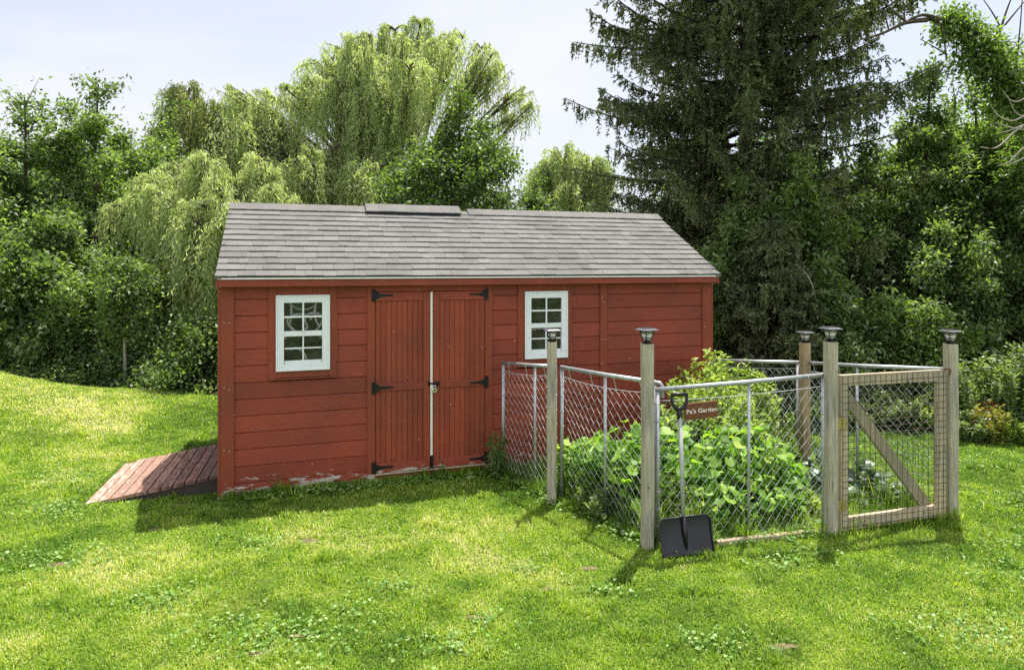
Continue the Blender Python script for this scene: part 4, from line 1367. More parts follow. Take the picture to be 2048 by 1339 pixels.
# ---------------- willows
def willow(name, label, x, y, H, domes, leaf='willow', seed=0, group=None, tr=.28, dens=1.0, L=.11, W=.026):
    """domes: list of (px, top py, radius m, hang m, Y, bunches)"""
    r = np.random.default_rng(seed)
    root = thing(name, label, 'tree', (x, y, gz(x, y)), 0, group)
    o0 = np.array([x, y, gz(x, y)])
    paths = []
    LP = []; LD = []; LR = []
    if isinstance(domes, dict):
        poly = np.array(domes['poly'], float); dm = []
        mn, mx = poly.min(0), poly.max(0)
        while len(dm) < domes['n']:
            q = r.uniform(mn, mx, (1, 2))
            if inpoly(q[:, 0], q[:, 1], poly)[0]:
                Y = domes['Y'] + r.normal() * domes['dY'] - domes.get('k', 0) * (q[0, 1] - mn[1]) / (mx[1] - mn[1])
                dm.append((q[0, 0], q[0, 1], r.uniform(*domes['R']), r.uniform(*domes['hang']), Y, domes['nb']))
        domes = dm + domes.get('extra', []) if False else dm + list(domes.get('extra', []))
    tf = np.array([x, y, H * .33])
    tt = np.linspace(0, 1, 6)[:, None]
    trunk = o0 + (tf - o0) * tt + np.array([.15, 0, 0]) * np.sin(tt * 3)
    paths.append((trunk, tr * (1.15 - .45 * tt[:, 0])))
    for (dpx, dpy, R, hang, Y, nb) in domes:
        c = np.array(at(dpx, dpy, Y))
        c[2] -= .1
        # limb to the dome
        mid = (trunk[-1] + c) / 2 + np.array([0, 0, .2]) + r.normal(size=3) * .3
        hub = c - np.array([0, 0, R * .55])
        s = np.linspace(0, 1, 8)[:, None]
        limb = trunk[-1] * (1 - s) ** 2 + 2 * mid * s * (1 - s) + hub * s ** 2
        limb[1:-1] += r.normal(size=(6, 3)) * .06
        paths.append((limb, tr * (.5 if len(domes) < 20 else .26) * (1 - .75 * s[:, 0])))
        nb = int(nb * 1.25)
        for b in range(nb):
            a = r.uniform(0, 2 * PI); rr_ = R * math.sqrt(r.uniform(.02, 1))
            tip = c + np.array([rr_ * math.cos(a), rr_ * math.sin(a) * .8, -.55 * R * (rr_ / R) ** 2 - abs(r.normal()) * .22 * R])
            sb = np.linspace(0, 1, 6)[:, None]
            start = limb[r.integers(3, 8)]
            m2 = (start + tip) / 2 + np.array([0, 0, .35 * R])
            br = start * (1 - sb) ** 2 + 2 * m2 * sb * (1 - sb) + tip * sb ** 2
            paths.append((br, .028 * (1 - .8 * sb[:, 0])))
            outd = np.array([math.cos(a), math.sin(a), 0])
            tone = r.random()
            ns = r.integers(15, 24)
            for q in range(ns):
                f = r.uniform(.35, 1)
                p0 = np.array([np.interp(f, sb[:, 0], br[:, cc]) for cc in range(3)]) + r.normal(size=3) * .05 * R
                ln = hang * r.uniform(.2, 1.0) ** 1.2 * (.6 + .4 * rr_ / R)
                npt = max(8, int(ln / (.048) * dens))
                sl = np.linspace(0, ln, npt)
                od = outd * r.uniform(.1, .45) + r.normal(size=3) * .14
                sway = r.normal() * .07
                pos = p0 + np.outer((1 - np.exp(-sl / .30)) * .36, od) + np.stack([sway * np.sin(sl * 3), sway * np.cos(sl * 2.3), -sl + .10 * np.exp(-((sl - .12) / .12) ** 2)], 1)
                LP.append(pos + r.normal(size=pos.shape) * .018)
                dd = r.normal(size=pos.shape) * .42 + np.array([0, 0, -.9]) + outd * .2
                LD.append(dd)
                LR.append(np.clip(.48 + (tone - .5) * .55 + r.normal(size=npt) * .16, .01, .99))
    V, Q = tubes_np(paths, 5)
    V = V - o0
    mesh_np('trunk', V, [Q], M['bark'], root, smooth=True)
    P = np.concatenate(LP); Dd = np.concatenate(LD); rnd = np.concatenate(LR)
    gzz = ground_z(P[:, 0], P[:, 1]) + .3
    ok = P[:, 2] > gzz
    P, Dd, rnd = P[ok], Dd[ok], rnd[ok]
    n = len(P)
    N = r.normal(size=(n, 3)) + np.array([0, 0, .5])
    V, Q = leaves(P - o0, Dd, N, L * r.uniform(.7, 1.3, n), W * r.uniform(.8, 1.25, n), fold=.04)
    mesh_np('crown', V, [Q], LM[leaf], root, attrs={'rnd': rnd})
    return root
willow('willow_tree', 'largest weeping willow, its pale crown rising highest above the shed roof', atx(770, 17.5), 17.5, 8.5,
       dict(poly=[(425, 150), (470, 115), (555, 105), (625, 115), (660, 60), (700, 40), (790, 32), (900, 38), (950, 62), (900, 100), (840, 120), (850, 220), (830, 300), (700, 330), (560, 340), (470, 300), (430, 230)], n=58, Y=17.2, dY=.6, k=1.5, R=(.35, .72), hang=(.9, 2.1), nb=7,
            extra=[(740, 45, .5, 1.5, 17.0, 8), (790, 32, .5, 1.6, 17.2, 8), (840, 26, .5, 1.3, 17.5, 8), (690, 75, .5, 1.6, 16.8, 8), (925, 50, .45, 1.0, 17.9, 7), (980, 90, .45, 1.0, 17.9, 7), (900, 45, .5, .9, 17.8, 9), (960, 70, .5, .8, 18.2, 8), (1000, 115, .45, .8, 18.0, 8), (1040, 155, .40, .9, 17.8, 7), (1062, 195, .25, .8, 17.6, 5), (955, 130, .4, .5, 18.2, 5), (1020, 220, .3, .5, 17.8, 4), (740, 90, .6, 3.0, 16.4, 10), (780, 170, .5, 2.6, 16.0, 9), (700, 140, .5, 2.8, 16.3, 9)]),
       seed=51, group='weeping willows behind the shed')
willow('willow_tree', 'nearer weeping willow whose strands hang low beside the left end of the shed', atx(470, 13.6), 13.6, 5.6,
       dict(poly=[(235, 350), (290, 325), (360, 290), (420, 270), (500, 292), (560, 300), (600, 335), (560, 370), (480, 370), (470, 440), (430, 470), (380, 430), (330, 400), (260, 390)], n=26, Y=13.0, dY=.35, k=1.0, R=(.28, .55), hang=(.8, 1.7), nb=8,
            extra=[(415, 380, .4, 2.5, 11.5, 10), (395, 410, .35, 2.4, 11.3, 10), (440, 430, .3, 2.2, 11.2, 9), (372, 390, .35, 1.9, 11.5, 9), (430, 330, .4, 2.3, 11.8, 10), (345, 370, .35, 1.4, 11.8, 8)]),
       seed=52, group='weeping willows behind the shed', tr=.2, L=.095, W=.02)
willow('willow_tree', 'grey green willow top showing between the feathery tree and the big willow', atx(390, 18.5), 18.5, 7,
       [(375, 150, .75, 1.9, 17.8, 16), (425, 185, .75, 2.2, 17.4, 16), (335, 225, .6, 2.0, 17.2, 11), (450, 250, .7, 2.0, 17.0, 12), (395, 320, .9, 1.6, 16.8, 12)],
       leaf='willowd', seed=53, group='weeping willows behind the shed', tr=.2)
willow('willow_tree', 'small distant willow between the bright green maple and the spruce', atx(1150, 23), 23, 6.5,
       [(1130, 275, 1.0, 1.7, 22.5, 22), (1180, 300, .95, 2.0, 22.2, 22), (1090, 310, .7, 1.8, 22.6, 14), (1215, 335, .45, 1.6, 22.0, 10), (1150, 350, 1.0, 1.2, 21.8, 14)],
       seed=54, group='weeping willows behind the shed', tr=.2, L=.12, W=.03)
tree('maple_tree', 'dense round green maple rising behind the middle of the shed roof', 'tree', **px_tree(915, 14.2, 165, R=1.62, zb=.8, n=40000, leaf='maple', seed=61, prof='dome', limbs=46, spread=.15, L=.10, W=.06))
tree('deciduous_tree', 'dark tree between the maple and the distant willow, just above the roof', 'tree', **px_tree(1065, 16.5, 330, R=1.1, zb=.8, n=12000, leaf='dark', seed=62, prof='round', limbs=22), group=GW)

# ---------------- spruce
def spruce(x, y, H, R, seed=0, label='', trunk_r=.17, zb=.6, n_whorl=80):
    r = np.random.default_rng(seed)
    root = thing('spruce_tree', label, 'tree', (x, y, gz(x, y)))
    paths = [(np.array([[0, 0, -.05], [.03, 0, H * .3], [-.02, .02, H * .65], [0, 0, H]]), np.array([trunk_r, trunk_r * .8, trunk_r * .45, .01]))]
    P = []; Dd = []; RN = []
    az = 0
    for w in range(n_whorl):
        f = w / n_whorl
        z = zb + (H - zb) * f + r.normal() * .04
        rad = R * (.80 + .35 * math.sin(min(1, f * 1.5) * PI * .75)) * (1 - f ** 2.6) ** .8
        for q in range(r.integers(5, 8)):
            az = r.uniform(0, 2 * PI)
            ln = rad * r.uniform(.55, 1.05)
            if ln < .15: continue
            hd = np.array([math.cos(az), math.sin(az), 0]); sd_ = np.array([-math.sin(az), math.cos(az), 0])
            s = np.linspace(0, 1, 9)
            dr = r.uniform(.03, .15)
            pth = np.array([0, 0, z]) + hd * (ln * s)[:, None] + np.array([0, 0, 1]) * (ln * (.10 * s - dr * np.sin(s * PI * .85) * 1.0 + .06 * s ** 3 - .06 * s ** 1.5))[:, None] + sd_ * (r.normal() * .12 * ln * s ** 2)[:, None]
            paths.append((pth, .022 * (1 - .85 * s) * (ln / 2 + .4)))
            nbq = int(14 + ln * 24)
            tone = r.random()
            for b in range(nbq):
                fb = r.uniform(.1, 1.02) ** .8
                a = np.array([np.interp(fb, s, pth[:, c]) for c in range(3)])
                side = 1 if r.random() < .5 else -1
                hang = r.random() < .66
                bl_ = r.uniform(.16, .56) * (1.12 - .55 * fb) * (1.0 if ln > .8 else .7)
                if hang: d = sd_ * side * r.uniform(.05, .4) + hd * r.uniform(-.05, .3) + np.array([0, 0, -1.0])
                else: d = sd_ * side * r.uniform(.5, 1) + hd * r.uniform(.4, .9) + np.array([0, 0, r.uniform(-.35, .12)])
                d = unit(d)
                nn = int(bl_ / .0125)
                t = r.random(nn)[:, None]
                curve = np.array([0, 0, -.22 * bl_]) * t ** 2
                pp = a + d * bl_ * t + curve
                nd = d * .75 + r.normal(size=(nn, 3)) * .52
                P.append(pp); Dd.append(nd)
                RN.append(np.clip(.40 + (tone - .5) * .4 + (t[:, 0] - .5) * .25 + r.normal(size=nn) * .14, .01, .99))
    V, Q = tubes_np(paths, 5)
    mesh_np('trunk', V, [Q], M['barkdark'], root, smooth=True)
    P = np.concatenate(P); Dd = np.concatenate(Dd); RN = np.concatenate(RN); n = len(P)
    ok = P[:, 2] > .05
    P, Dd, RN = P[ok], Dd[ok], RN[ok]; n = len(P)
    V, Q = leaves(P, Dd, rvec(n, r), r.uniform(.05, .095, n), r.uniform(.020, .034, n), fold=.0)
    mesh_np('crown', V, [Q], LM['spruce'], root, attrs={'rnd': RN})
    return root
spruce(atx(1490, 13.1), 13.1, 15.0, 3.25, 71, 'huge dark spruce with drooping branches filling the sky right of the shed roof')
spruce(atx(1545, 10.1), 10.1, 2.9, .85, 72, 'small spruce with drooping boughs just beyond the right end of the shed', trunk_r=.05, zb=.15, n_whorl=20)

# ---------------- right thicket
GR_ = 'leafy trees of the right thicket'
def rt(px, Y, top, lb, **k):
    d = dict(R=1.25, zb=.3, n=18000, leaf='mid', prof='column', limbs=32, L=.09, W=.045, spread=.095); d.update(k)
    return tree('thicket_tree', lb, 'tree', **px_tree(px, Y, top, **d), group=GR_)
rt(1850, 12.4, 95, 'tall leafy tree with hanging leaf tips left of the vine draped limb', R=1.3, n=34000, seed=81, droop=.4, L=.11, W=.042, leaf='dark', limbs=40, prof='dome')
rt(1740, 12.0, 255, 'medium leafy tree filling the gap right of the spruce', R=1.05, n=18000, seed=82, leaf='dark')
rt(1600, 11.0, 285, 'bright leaved tree growing up in front of the spruce trunk', R=.8, n=12000, seed=83, leaf='mid', prof='round', zb=1.6)
rt(1480, 11.0, 330, 'leafy climber mass on the lower left of the spruce', R=.75, n=10000, seed=84, leaf='dark', prof='round', zb=1.0)
rt(1960, 12.2, 150, 'dense tree below the arching vine draped limb', R=1.5, n=30000, seed=85, leaf='mid', prof='dome', limbs=40)
rt(2060, 11.6, 90, 'tree cut by the right edge of the photo', R=1.4, n=26000, seed=86, leaf='mid', prof='dome', limbs=38)
rt(1870, 11.2, 400, 'glossy leaved small tree above the gate', R=1.0, n=16000, seed=87, leaf='dark')
rt(1660, 9.9, 515, 'fresh green sumac like sapling behind the gate hinge post', R=.62, n=6500, seed=88, leaf='maple', prof='egg', L=.11, W=.04, zb=.5)
rt(1770, 9.9, 570, 'leafy sapling behind the top rail of the gate', R=.62, n=7500, seed=89, leaf='mid', prof='egg', zb=.3)
rt(1690, 9.6, 640, 'pale speckled bush beside the gate hinge post lantern', R=.6, n=7500, seed=90, leaf='shrub', prof='egg', zb=.1, L=.06, W=.035)
rt(1860, 9.6, 600, 'fresh green bush between the gate and the farthest right post', R=.6, n=7000, seed=91, leaf='mid', prof='egg', zb=.1)
rt(2190, 11.4, 150, 'tree beyond the right edge of the photo', R=1.3, n=14000, seed=92, leaf='dark')
rt(2000, 11.0, 470, 'shaded dark tree above the right hand shrubs', R=.95, n=15000, seed=93, leaf='dark')
rt(2025, 12.9, 45, 'tallest leafy tree behind the arching vine draped limb', R=1.35, n=30000, seed=94, leaf='mid', prof='dome', limbs=40)
rt(1905, 13.2, 150, 'leafy tree in the gap under the arching limb', R=1.2, n=22000, seed=95, leaf='mid', prof='dome', limbs=34)
# shrubs along the right lawn edge with upright stems
def stemshrub(px, Y, top, R, n, leaf, seed, label, cat='shrub', name='shrub', group='shrubs along the right lawn edge', stems=22, L=.055, W=.022, x=None):
    r = np.random.default_rng(seed)
    X = atx(px, Y) if x is None else x
    H = atz(top, Y)
    root = thing(name, label, cat, (X, Y, gz(X, Y)), 0, group)
    paths = []; P = []; Dd = []; RN = []
    per = n // stems
    for k in range(stems):
        a = r.uniform(0, 2 * PI); b = R * math.sqrt(r.random())
        h = H * r.uniform(.62, 1.0) * (1 - .22 * (b / R) ** 2)
        p0 = np.array([b * math.cos(a) * .6, b * math.sin(a) * .6, -.02]); p1 = np.array([b * math.cos(a) * 1.15, b * math.sin(a) * 1.15, h])
        s = np.linspace(0, 1, 6)[:, None]
        pth = p0 + (p1 - p0) * s + r.normal(size=(6, 3)) * .012 * H + np.array([0, 0, 0])
        paths.append((pth, .006 * (1 - .7 * s[:, 0])))
        t = r.random(per) ** .75
        pp = np.stack([np.interp(t, s[:, 0], pth[:, c]) for c in range(3)], 1)
        dd = r.normal(size=(per, 3)); dd[:, 2] = np.abs(dd[:, 2]) * .3 + .35
        P.append(pp + r.normal(size=pp.shape) * .02); Dd.append(dd)
        RN.append(np.clip(.45 + .25 * (t - .5) + r.normal(size=per) * .2, .01, .99))
    V, Q = tubes_np(paths, 4)
    mesh_np('stem', V, [Q], M['stem'], root)
    P = np.concatenate(P); Dd = np.concatenate(Dd); RN = np.concatenate(RN)
    ok = P[:, 2] > .0; P, Dd, RN = P[ok], Dd[ok], RN[ok]; m = len(P)
    V, Q = leaves(P, Dd, r.normal(size=(m, 3)) + np.array([0, 0, 1.2]), L * r.uniform(.6, 1.3, m), W * r.uniform(.7, 1.3, m))
    mesh_np('foliage', V, [Q], LM[leaf], root, attrs={'rnd': RN})
    return root
stemshrub(1985, 8.2, 690, .52, 5600, 'shrub', 101, 'tall pale leaved shrub just right of the farthest right post', stems=44, L=.07, W=.03)
stemshrub(2065, 8.1, 680, .52, 5600, 'shrub', 102, 'tall pale leaved shrub cut by the right edge of the photo', stems=44, L=.07, W=.03)
stemshrub(2180, 8.1, 690, .7, 6000, 'shrub', 103, 'pale shrub beyond the right edge', stems=30, L=.07, W=.03)
stemshrub(1930, 8.5, 735, .45, 6000, 'shrub', 104, 'pale shrub directly behind the farthest right post', stems=34, L=.06, W=.028)
stemshrub(1985, 7.75, 805, .20, 1700, 'golden', 105, 'yellowing weed clump at the foot of the right shrubs', 'plant', 'weed_clump', 'weed clumps at the right lawn edge', stems=16)
stemshrub(1930, 7.9, 820, .28, 2600, 'shrub', 106, 'green weed clump left of the yellowing clump', 'plant', 'weed_clump', 'weed clumps at the right lawn edge', stems=20)
stemshrub(2050, 7.7, 830, .28, 2600, 'bushlt', 107, 'light green weed clump right of the yellowing clump', 'plant', 'weed_clump', 'weed clumps at the right lawn edge', stems=20)
stemshrub(1978, 7.9, 780, .08, 240, 'purple', 108, 'small dark red leaved plant among the right shrubs', 'plant', 'weed_clump', 'weed clumps at the right lawn edge', stems=6)
for k, (px, Y, top, R, lf, lb) in enumerate([(1640, 8.6, 790, .42, 'mid', 'low green shrub seen through the chain link left of the gate hinge post'), (1720, 8.6, 800, .42, 'shrub', 'low speckled shrub seen through the gate under the brace top'), (1800, 8.6, 780, .42, 'shrub', 'low shrub seen through the middle of the gate'), (1870, 8.5, 790, .42, 'bushlt', 'light green low shrub behind the latch side of the gate'), (1560, 9.3, 770, .5, 'dark', 'dark low shrub behind the light green garden bush'), (1480, 9.6, 760, .6, 'dark', 'dark low shrub beyond the far shed corner')]):
    stemshrub(px, Y, top, R, 4200, lf, 120 + k, lb, stems=24, L=.055, W=.03)

# ---------------- bare dead limbs top right, and vine on the arching limb
def limbtree(name, label, cat, polylines, mat, group=None):
    root = thing(name, label, cat, (polylines[0][0][0][0], polylines[0][0][0][1], gz(polylines[0][0][0][0], polylines[0][0][0][1])), 0, group)
    off = np.array(root.location)
    paths = []
    for pts, r0, r1 in polylines:
        p = np.array(pts, float)
        # smooth resample
        n = len(p); t = np.linspace(0, n - 1, (n - 1) * 4 + 1)
        q = np.stack([np.interp(t, np.arange(n), p[:, c]) for c in range(3)], 1)
        for _ in range(2): q[1:-1] = (q[:-2] + 2 * q[1:-1] + q[2:]) / 4
        paths.append((q - off, np.linspace(r0, r1, len(q))))
    V, Q = tubes_np(paths, 6)
    mesh_np('trunk', V, [Q], mat, root, smooth=True)
    return root, paths
def L_(*p, Y=10.4): return [at(a, b, Y) for a, b in p]
root, pth = limbtree('leaning_tree', 'leaning vine covered tree whose bare limb arches left across the sky', 'tree', [
    ([(atx(2120, 10.4), 10.4, 0)] + L_((2090, 300), (2045, 190), (1985, 95), (1930, 50), (1870, 38), (1810, 44), (1765, 68), (1720, 80)), .10, .010),
    (L_((1880, 38), (1845, 28), (1815, 42)), .03, .02),
    (L_((1812, 44), (1790, 25), (1772, 8), (1755, -20)), .022, .006),
    (L_((1778, 62), (1770, 30), (1762, 15)), .014, .005),
    (L_((1808, 44), (1810, 10), (1800, -15)), .014, .005),
    (L_((1910, 60), (1880, 52), (1865, 42)), .02, .01),
    (L_((1895, 110), (1870, 95), (1840, 78)), .014, .005),
    (L_((1893, 120), (1888, 70), (1880, 60)), .014, .005),
    (L_((1995, 80), (2010, 30), (2025, -10)), .022, .008), (L_((2005, 62), (1985, 25), (1960, -10)), .014, .005), (L_((2010, 50), (2035, 20), (2060, -10)), .016, .005), (L_((2030, 150), (2040, 60), (2045, -10)), .014, .006)], M['bark'])
r = np.random.default_rng(7)
seg = []
main = pth[0][0]
for k in range(2, 18):
    if k + 1 < len(main):
        for _ in range(3):
            a = main[k] + r.normal(size=3) * .08; b = a + r.normal(size=3) * .20 + np.array([0, 0, -.18 * r.random()]); seg.append(np.concatenate([a, b]))
seg = np.array(seg)
V, Q, rnd = crown_leaves(seg, 9500, .085, .045, .13, r, .5, .2, .5)
mesh_np('vine', V, [Q], LM['mid'], root, attrs={'rnd': rnd})
def Lp(*p): return L_(*p, Y=8.9)
limbtree('dead_branch', 'bare pale dead branches curling in from the right edge', 'tree', [
    ([(atx(2150, 8.9), 8.9, 0)] + Lp((2140, 400), (2110, 280), (2048, 250), (2030, 262), (2000, 292), (1985, 298), (1960, 294)), .026, .005),
    (Lp((2048, 250), (2010, 265), (1998, 262)), .012, .004), (Lp((2060, 225), (2025, 245), (1995, 232), (1980, 208)), .014, .004),
    (Lp((2060, 262), (2020, 255), (1990, 245)), .012, .004), (Lp((2080, 280), (2045, 295), (2020, 325), (1995, 332)), .014, .004), (Lp((2060, 310), (2030, 325), (2010, 330)), .010, .004),
    (Lp((2060, 190), (2035, 205), (2018, 200), (2005, 180)), .010, .004), (Lp((2055, 235), (2030, 228), (2015, 190)), .009, .003)], M['barkpale'])
limbtree('dead_branch', 'single bare curved stem leaning out under the spruce beyond the shed', 'tree', [([(atx(1668, 9.8), 9.8, .0)] + [at(a, b_, 9.8) for a, b_ in ((1645, 640), (1632, 600), (1625, 570), (1612, 545), (1590, 528))], .018, .008)], M['barkpale'])

# ---------------- garden bed
bed = [A0, P1, (C3[0] - .05, C3[1]), (F0[0] + .3, F0[1] + .03), (F1[0], F1[1] + .02), (GB[0] - .1, GB[1] + .06), (B2[0] - .05, B2[1]), B1, B0, S2W(L, -.02), S2W(2.7, -.02)]
patch('garden_soil', bed, M['soil'], .008, 30)
wood_l = [(-30, 11.1), (-8.5, 10.5), (-6.0, 10.3), (-4.6, 10.35), (-3.2, 10.2), (-1, 10.2), (2.2, 9.8), (3.2, 8.8), (4.5, 8.3), (5.6, 8.1), (6.6, 7.8), (12, 7.4), (30, 12), (30, 40), (-40, 40)]
patch('forest_floor', wood_l, M['litter'], .012, 60)

def bigleaf(P, Dv, N, Lf, lobes, r):
    """lobed, cupped leaves as fans. returns V, tris"""
    n = len(P); K = 11
    Dv = unit(Dv); S = unit(np.cross(Dv, N)); Nn = np.cross(S, Dv)
    ang = np.linspace(-PI * .93, PI * .93, K)
    rad = .5 * (1 + lobes * np.cos(ang * 5 * .93)) * (1 - .10 * np.abs(ang) / PI)
    V = np.zeros((n, K + 1, 3))
    c = P + Dv * (Lf * .12)[:, None]
    V[:, 0] = c
    for k in range(K):
        rr_ = rad[k] * r.uniform(.88, 1.1, n)
        V[:, k + 1] = c + Dv * (Lf * (rr_ * math.cos(ang[k]) + .18))[:, None] + S * (Lf * rr_ * math.sin(ang[k]))[:, None] + Nn * (Lf * (.10 * abs(math.sin(ang[k])) + .05 * math.cos(ang[k] * 3) + r.normal(size=n) * .035 - .12 * (math.cos(ang[k]) > .8)))[:, None]
    F = np.stack([np.zeros(K - 1), np.arange(1, K), np.arange(2, K + 1)], 1).astype(int)
    F = (F[None] + (np.arange(n) * (K + 1))[:, None, None]).reshape(-1, 3)
    return V.reshape(-1, 3), F, np.repeat(np.arange(n), K - 1)
def squash(x, y, R, H, n, seed, label, leafL=.09, name='squash_plant', cat='plant', leaf='squash', group='squash plants in the garden bed'):
    r = np.random.default_rng(seed)
    root = thing(name, label, cat, (x, y, gz(x, y)), 0, group)
    a = r.uniform(0, 2 * PI, n); b = R * np.sqrt(r.random(n))
    hh = H * (1 - .55 * (b / R) ** 2.2) * (r.uniform(.25, 1.0, n) ** .6)
    P = np.stack([b * np.cos(a), b * np.sin(a), hh], 1)
    inn = inpoly(P[:, 0] + x, P[:, 1] + y - .06, np.array(bed)) & inpoly(P[:, 0] + x - .07, P[:, 1] + y, np.array(bed))
    P = P[inn]; a = a[inn]; n = len(P)
    Dv = np.stack([np.cos(a), np.sin(a), -.15 + 0 * a], 1) + r.normal(size=(n, 3)) * .5
    N = np.stack([np.cos(a) * .35, np.sin(a) * .35 - .15, 1 + 0 * a], 1) + r.normal(size=(n, 3)) * .38
    V, F, own = bigleaf(P, Dv, N, leafL * r.uniform(.55, 1.25, n), .16, r)
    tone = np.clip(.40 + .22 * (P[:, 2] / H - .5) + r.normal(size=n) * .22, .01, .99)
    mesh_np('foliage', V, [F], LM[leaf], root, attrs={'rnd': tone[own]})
    paths = []
    for k in range(0, n, 2):
        p = P[k]; b0 = np.array([p[0] * .45, p[1] * .45, -.01])
        s = np.linspace(0, 1, 4)[:, None]
        paths.append((b0 + (p - b0) * s + np.array([0, 0, .06]) * np.sin(s * PI), np.array([.005, .004, .0035, .003])))
    V, Q = tubes_np(paths, 4)
    mesh_np('stem', V, [Q], M['stem'], root)
    return root
sq = [
 (1150, 5.95, .30, .52, 60, 'squash plant at the left end of the bed behind the window post'),
 (1200, 5.75, .34, .64, 90, 'squash plant pressing on the chain link left of the middle upright'),
 (1250, 5.55, .34, .78, 100, 'squash plant with the brightest leaves between the two left posts'),
 (1300, 5.50, .34, .84, 100, 'squash plant behind the near corner post'),
 (1350, 5.45, .34, .70, 90, 'squash plant behind the shovel shaft'),
 (1400, 5.55, .36, .78, 100, 'squash plant under the brown sign'),
 (1460, 5.60, .36, .72, 100, 'squash plant left of the front middle upright'),
 (1510, 5.65, .34, .74, 90, 'squash plant just right of the front middle upright'),
 (1545, 5.60, .26, .56, 60, 'outermost squash plant sprawling toward the cabbages'),
 (1440, 5.25, .25, .36, 45, 'low squash plant behind the snow shovel blade'),
 (1530, 5.35, .28, .34, 50, 'low yellowing squash plant near the timber edging'),
 (1240, 5.22, .22, .30, 35, 'low squash plant inside the left run of chain link'),
]
for k, (px, Y, R, H, n, lb) in enumerate(sq):
    squash(atx(px, Y), Y, R, H, int(n * 2.3), 200 + k, lb)
GB_ = 'tall leafy bushes in the garden bed'
def gb(px, Y, top, R, n, leaf, seed, lb, **k): stemshrub(px, Y, top, R, n, leaf, seed, lb, 'plant', 'garden_bush', GB_, **k)
gb(1395, 6.35, 725, .36, 5200, 'bushlt', 231, 'light green bush behind the near corner post, against the red siding', stems=34, L=.06, W=.03)
gb(1445, 6.7, 690, .38, 6500, 'bushlt', 232, 'tallest light green bush, overlapping the right corner board of the shed', stems=40, L=.06, W=.028)
gb(1510, 6.6, 735, .34, 5200, 'bushlt', 233, 'light green bush right of the tallest one, in front of the rear rail', stems=34, L=.06, W=.028)
gb(1345, 6.15, 790, .30, 3400, 'maple', 234, 'medium green bush low against the shed siding', stems=26, L=.06, W=.03)
gb(1400, 6.0, 780, .30, 3800, 'bushlt', 235, 'bean like bush rising directly behind the brown sign', stems=30, L=.055, W=.028)
gb(1470, 6.1, 765, .30, 3800, 'bushlt', 236, 'bean like bush above the front middle upright', stems=30, L=.055, W=.028)
gb(1535, 6.0, 850, .26, 2400, 'maple', 237, 'low sprawling bush at the right end of the squash', stems=22, L=.055, W=.03)
gb(1330, 5.35, 930, .22, 1500, 'bushlt', 238, 'small leafy filler plant behind the shovel shaft foot', stems=16, L=.05, W=.028)
gb(1580, 5.45, 975, .20, 1200, 'bushlt', 239, 'low pale plant beside the timber edging left of the gate', stems=14, L=.05, W=.025)
gb(1210, 5.42, 960, .20, 1300, 'shrub', 240, 'low pale plant inside the left run of chain link', stems=14, L=.05, W=.025)
for k, (px, Y, R, H, lb) in enumerate([(1585, 6.0, .22, .26, 'dark cabbage plant left of the gate hinge post'), (1625, 5.95, .24, .30, 'dark cabbage plant against the gate hinge post, left side'), (1650, 6.2, .22, .30, 'dark cabbage plant behind the gate hinge post'), (1710, 6.0, .24, .30, 'dark cabbage plant seen through the left of the gate'), (1765, 6.05, .26, .32, 'dark cabbage plant seen through the middle of the gate'), (1800, 5.85, .22, .24, 'dark cabbage plant left of the foot of the brace'), (1740, 5.75, .20, .18, 'smallest dark cabbage plant behind the gate bottom rail')]):
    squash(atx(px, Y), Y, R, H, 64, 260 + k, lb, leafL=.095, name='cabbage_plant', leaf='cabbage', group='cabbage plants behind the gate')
# weed by the shed door
wx, wy = atx(995, 6.45), 6.45
r = np.random.default_rng(77)
root = thing('weed_plant', 'dark drooping weed growing between the shed door trim and the first fence upright', 'plant', (wx, wy, 0))
P = []; Dd = []; paths = []
for k in range(16):
    h = r.uniform(.2, .48); a = r.uniform(0, 2 * PI); p1 = np.array([.07 * math.cos(a), .05 * math.sin(a), h])
    s = np.linspace(0, 1, 5)[:, None]; pt_ = p1 * s; paths.append((pt_, .004 * (1 - .6 * s[:, 0])))
    for q in range(16):
        t = r.uniform(.2, 1); P.append(p1 * t); Dd.append(np.array([r.normal() * .6, r.normal() * .6, -.35 + r.normal() * .35]))
V, Q = tubes_np(paths, 4); mesh_np('stem', V, [Q], M['stem'], root)
P = np.array(P); Dd = np.array(Dd)
V, Q = leaves(P, Dd, r.normal(size=P.shape) + np.array([0, 0, 1]), r.uniform(.07, .13, len(P)), r.uniform(.014, .022, len(P)))
mesh_np('foliage', V, [Q], LM['mid'], root, attrs={'rnd': r.random(len(P)) * .7})

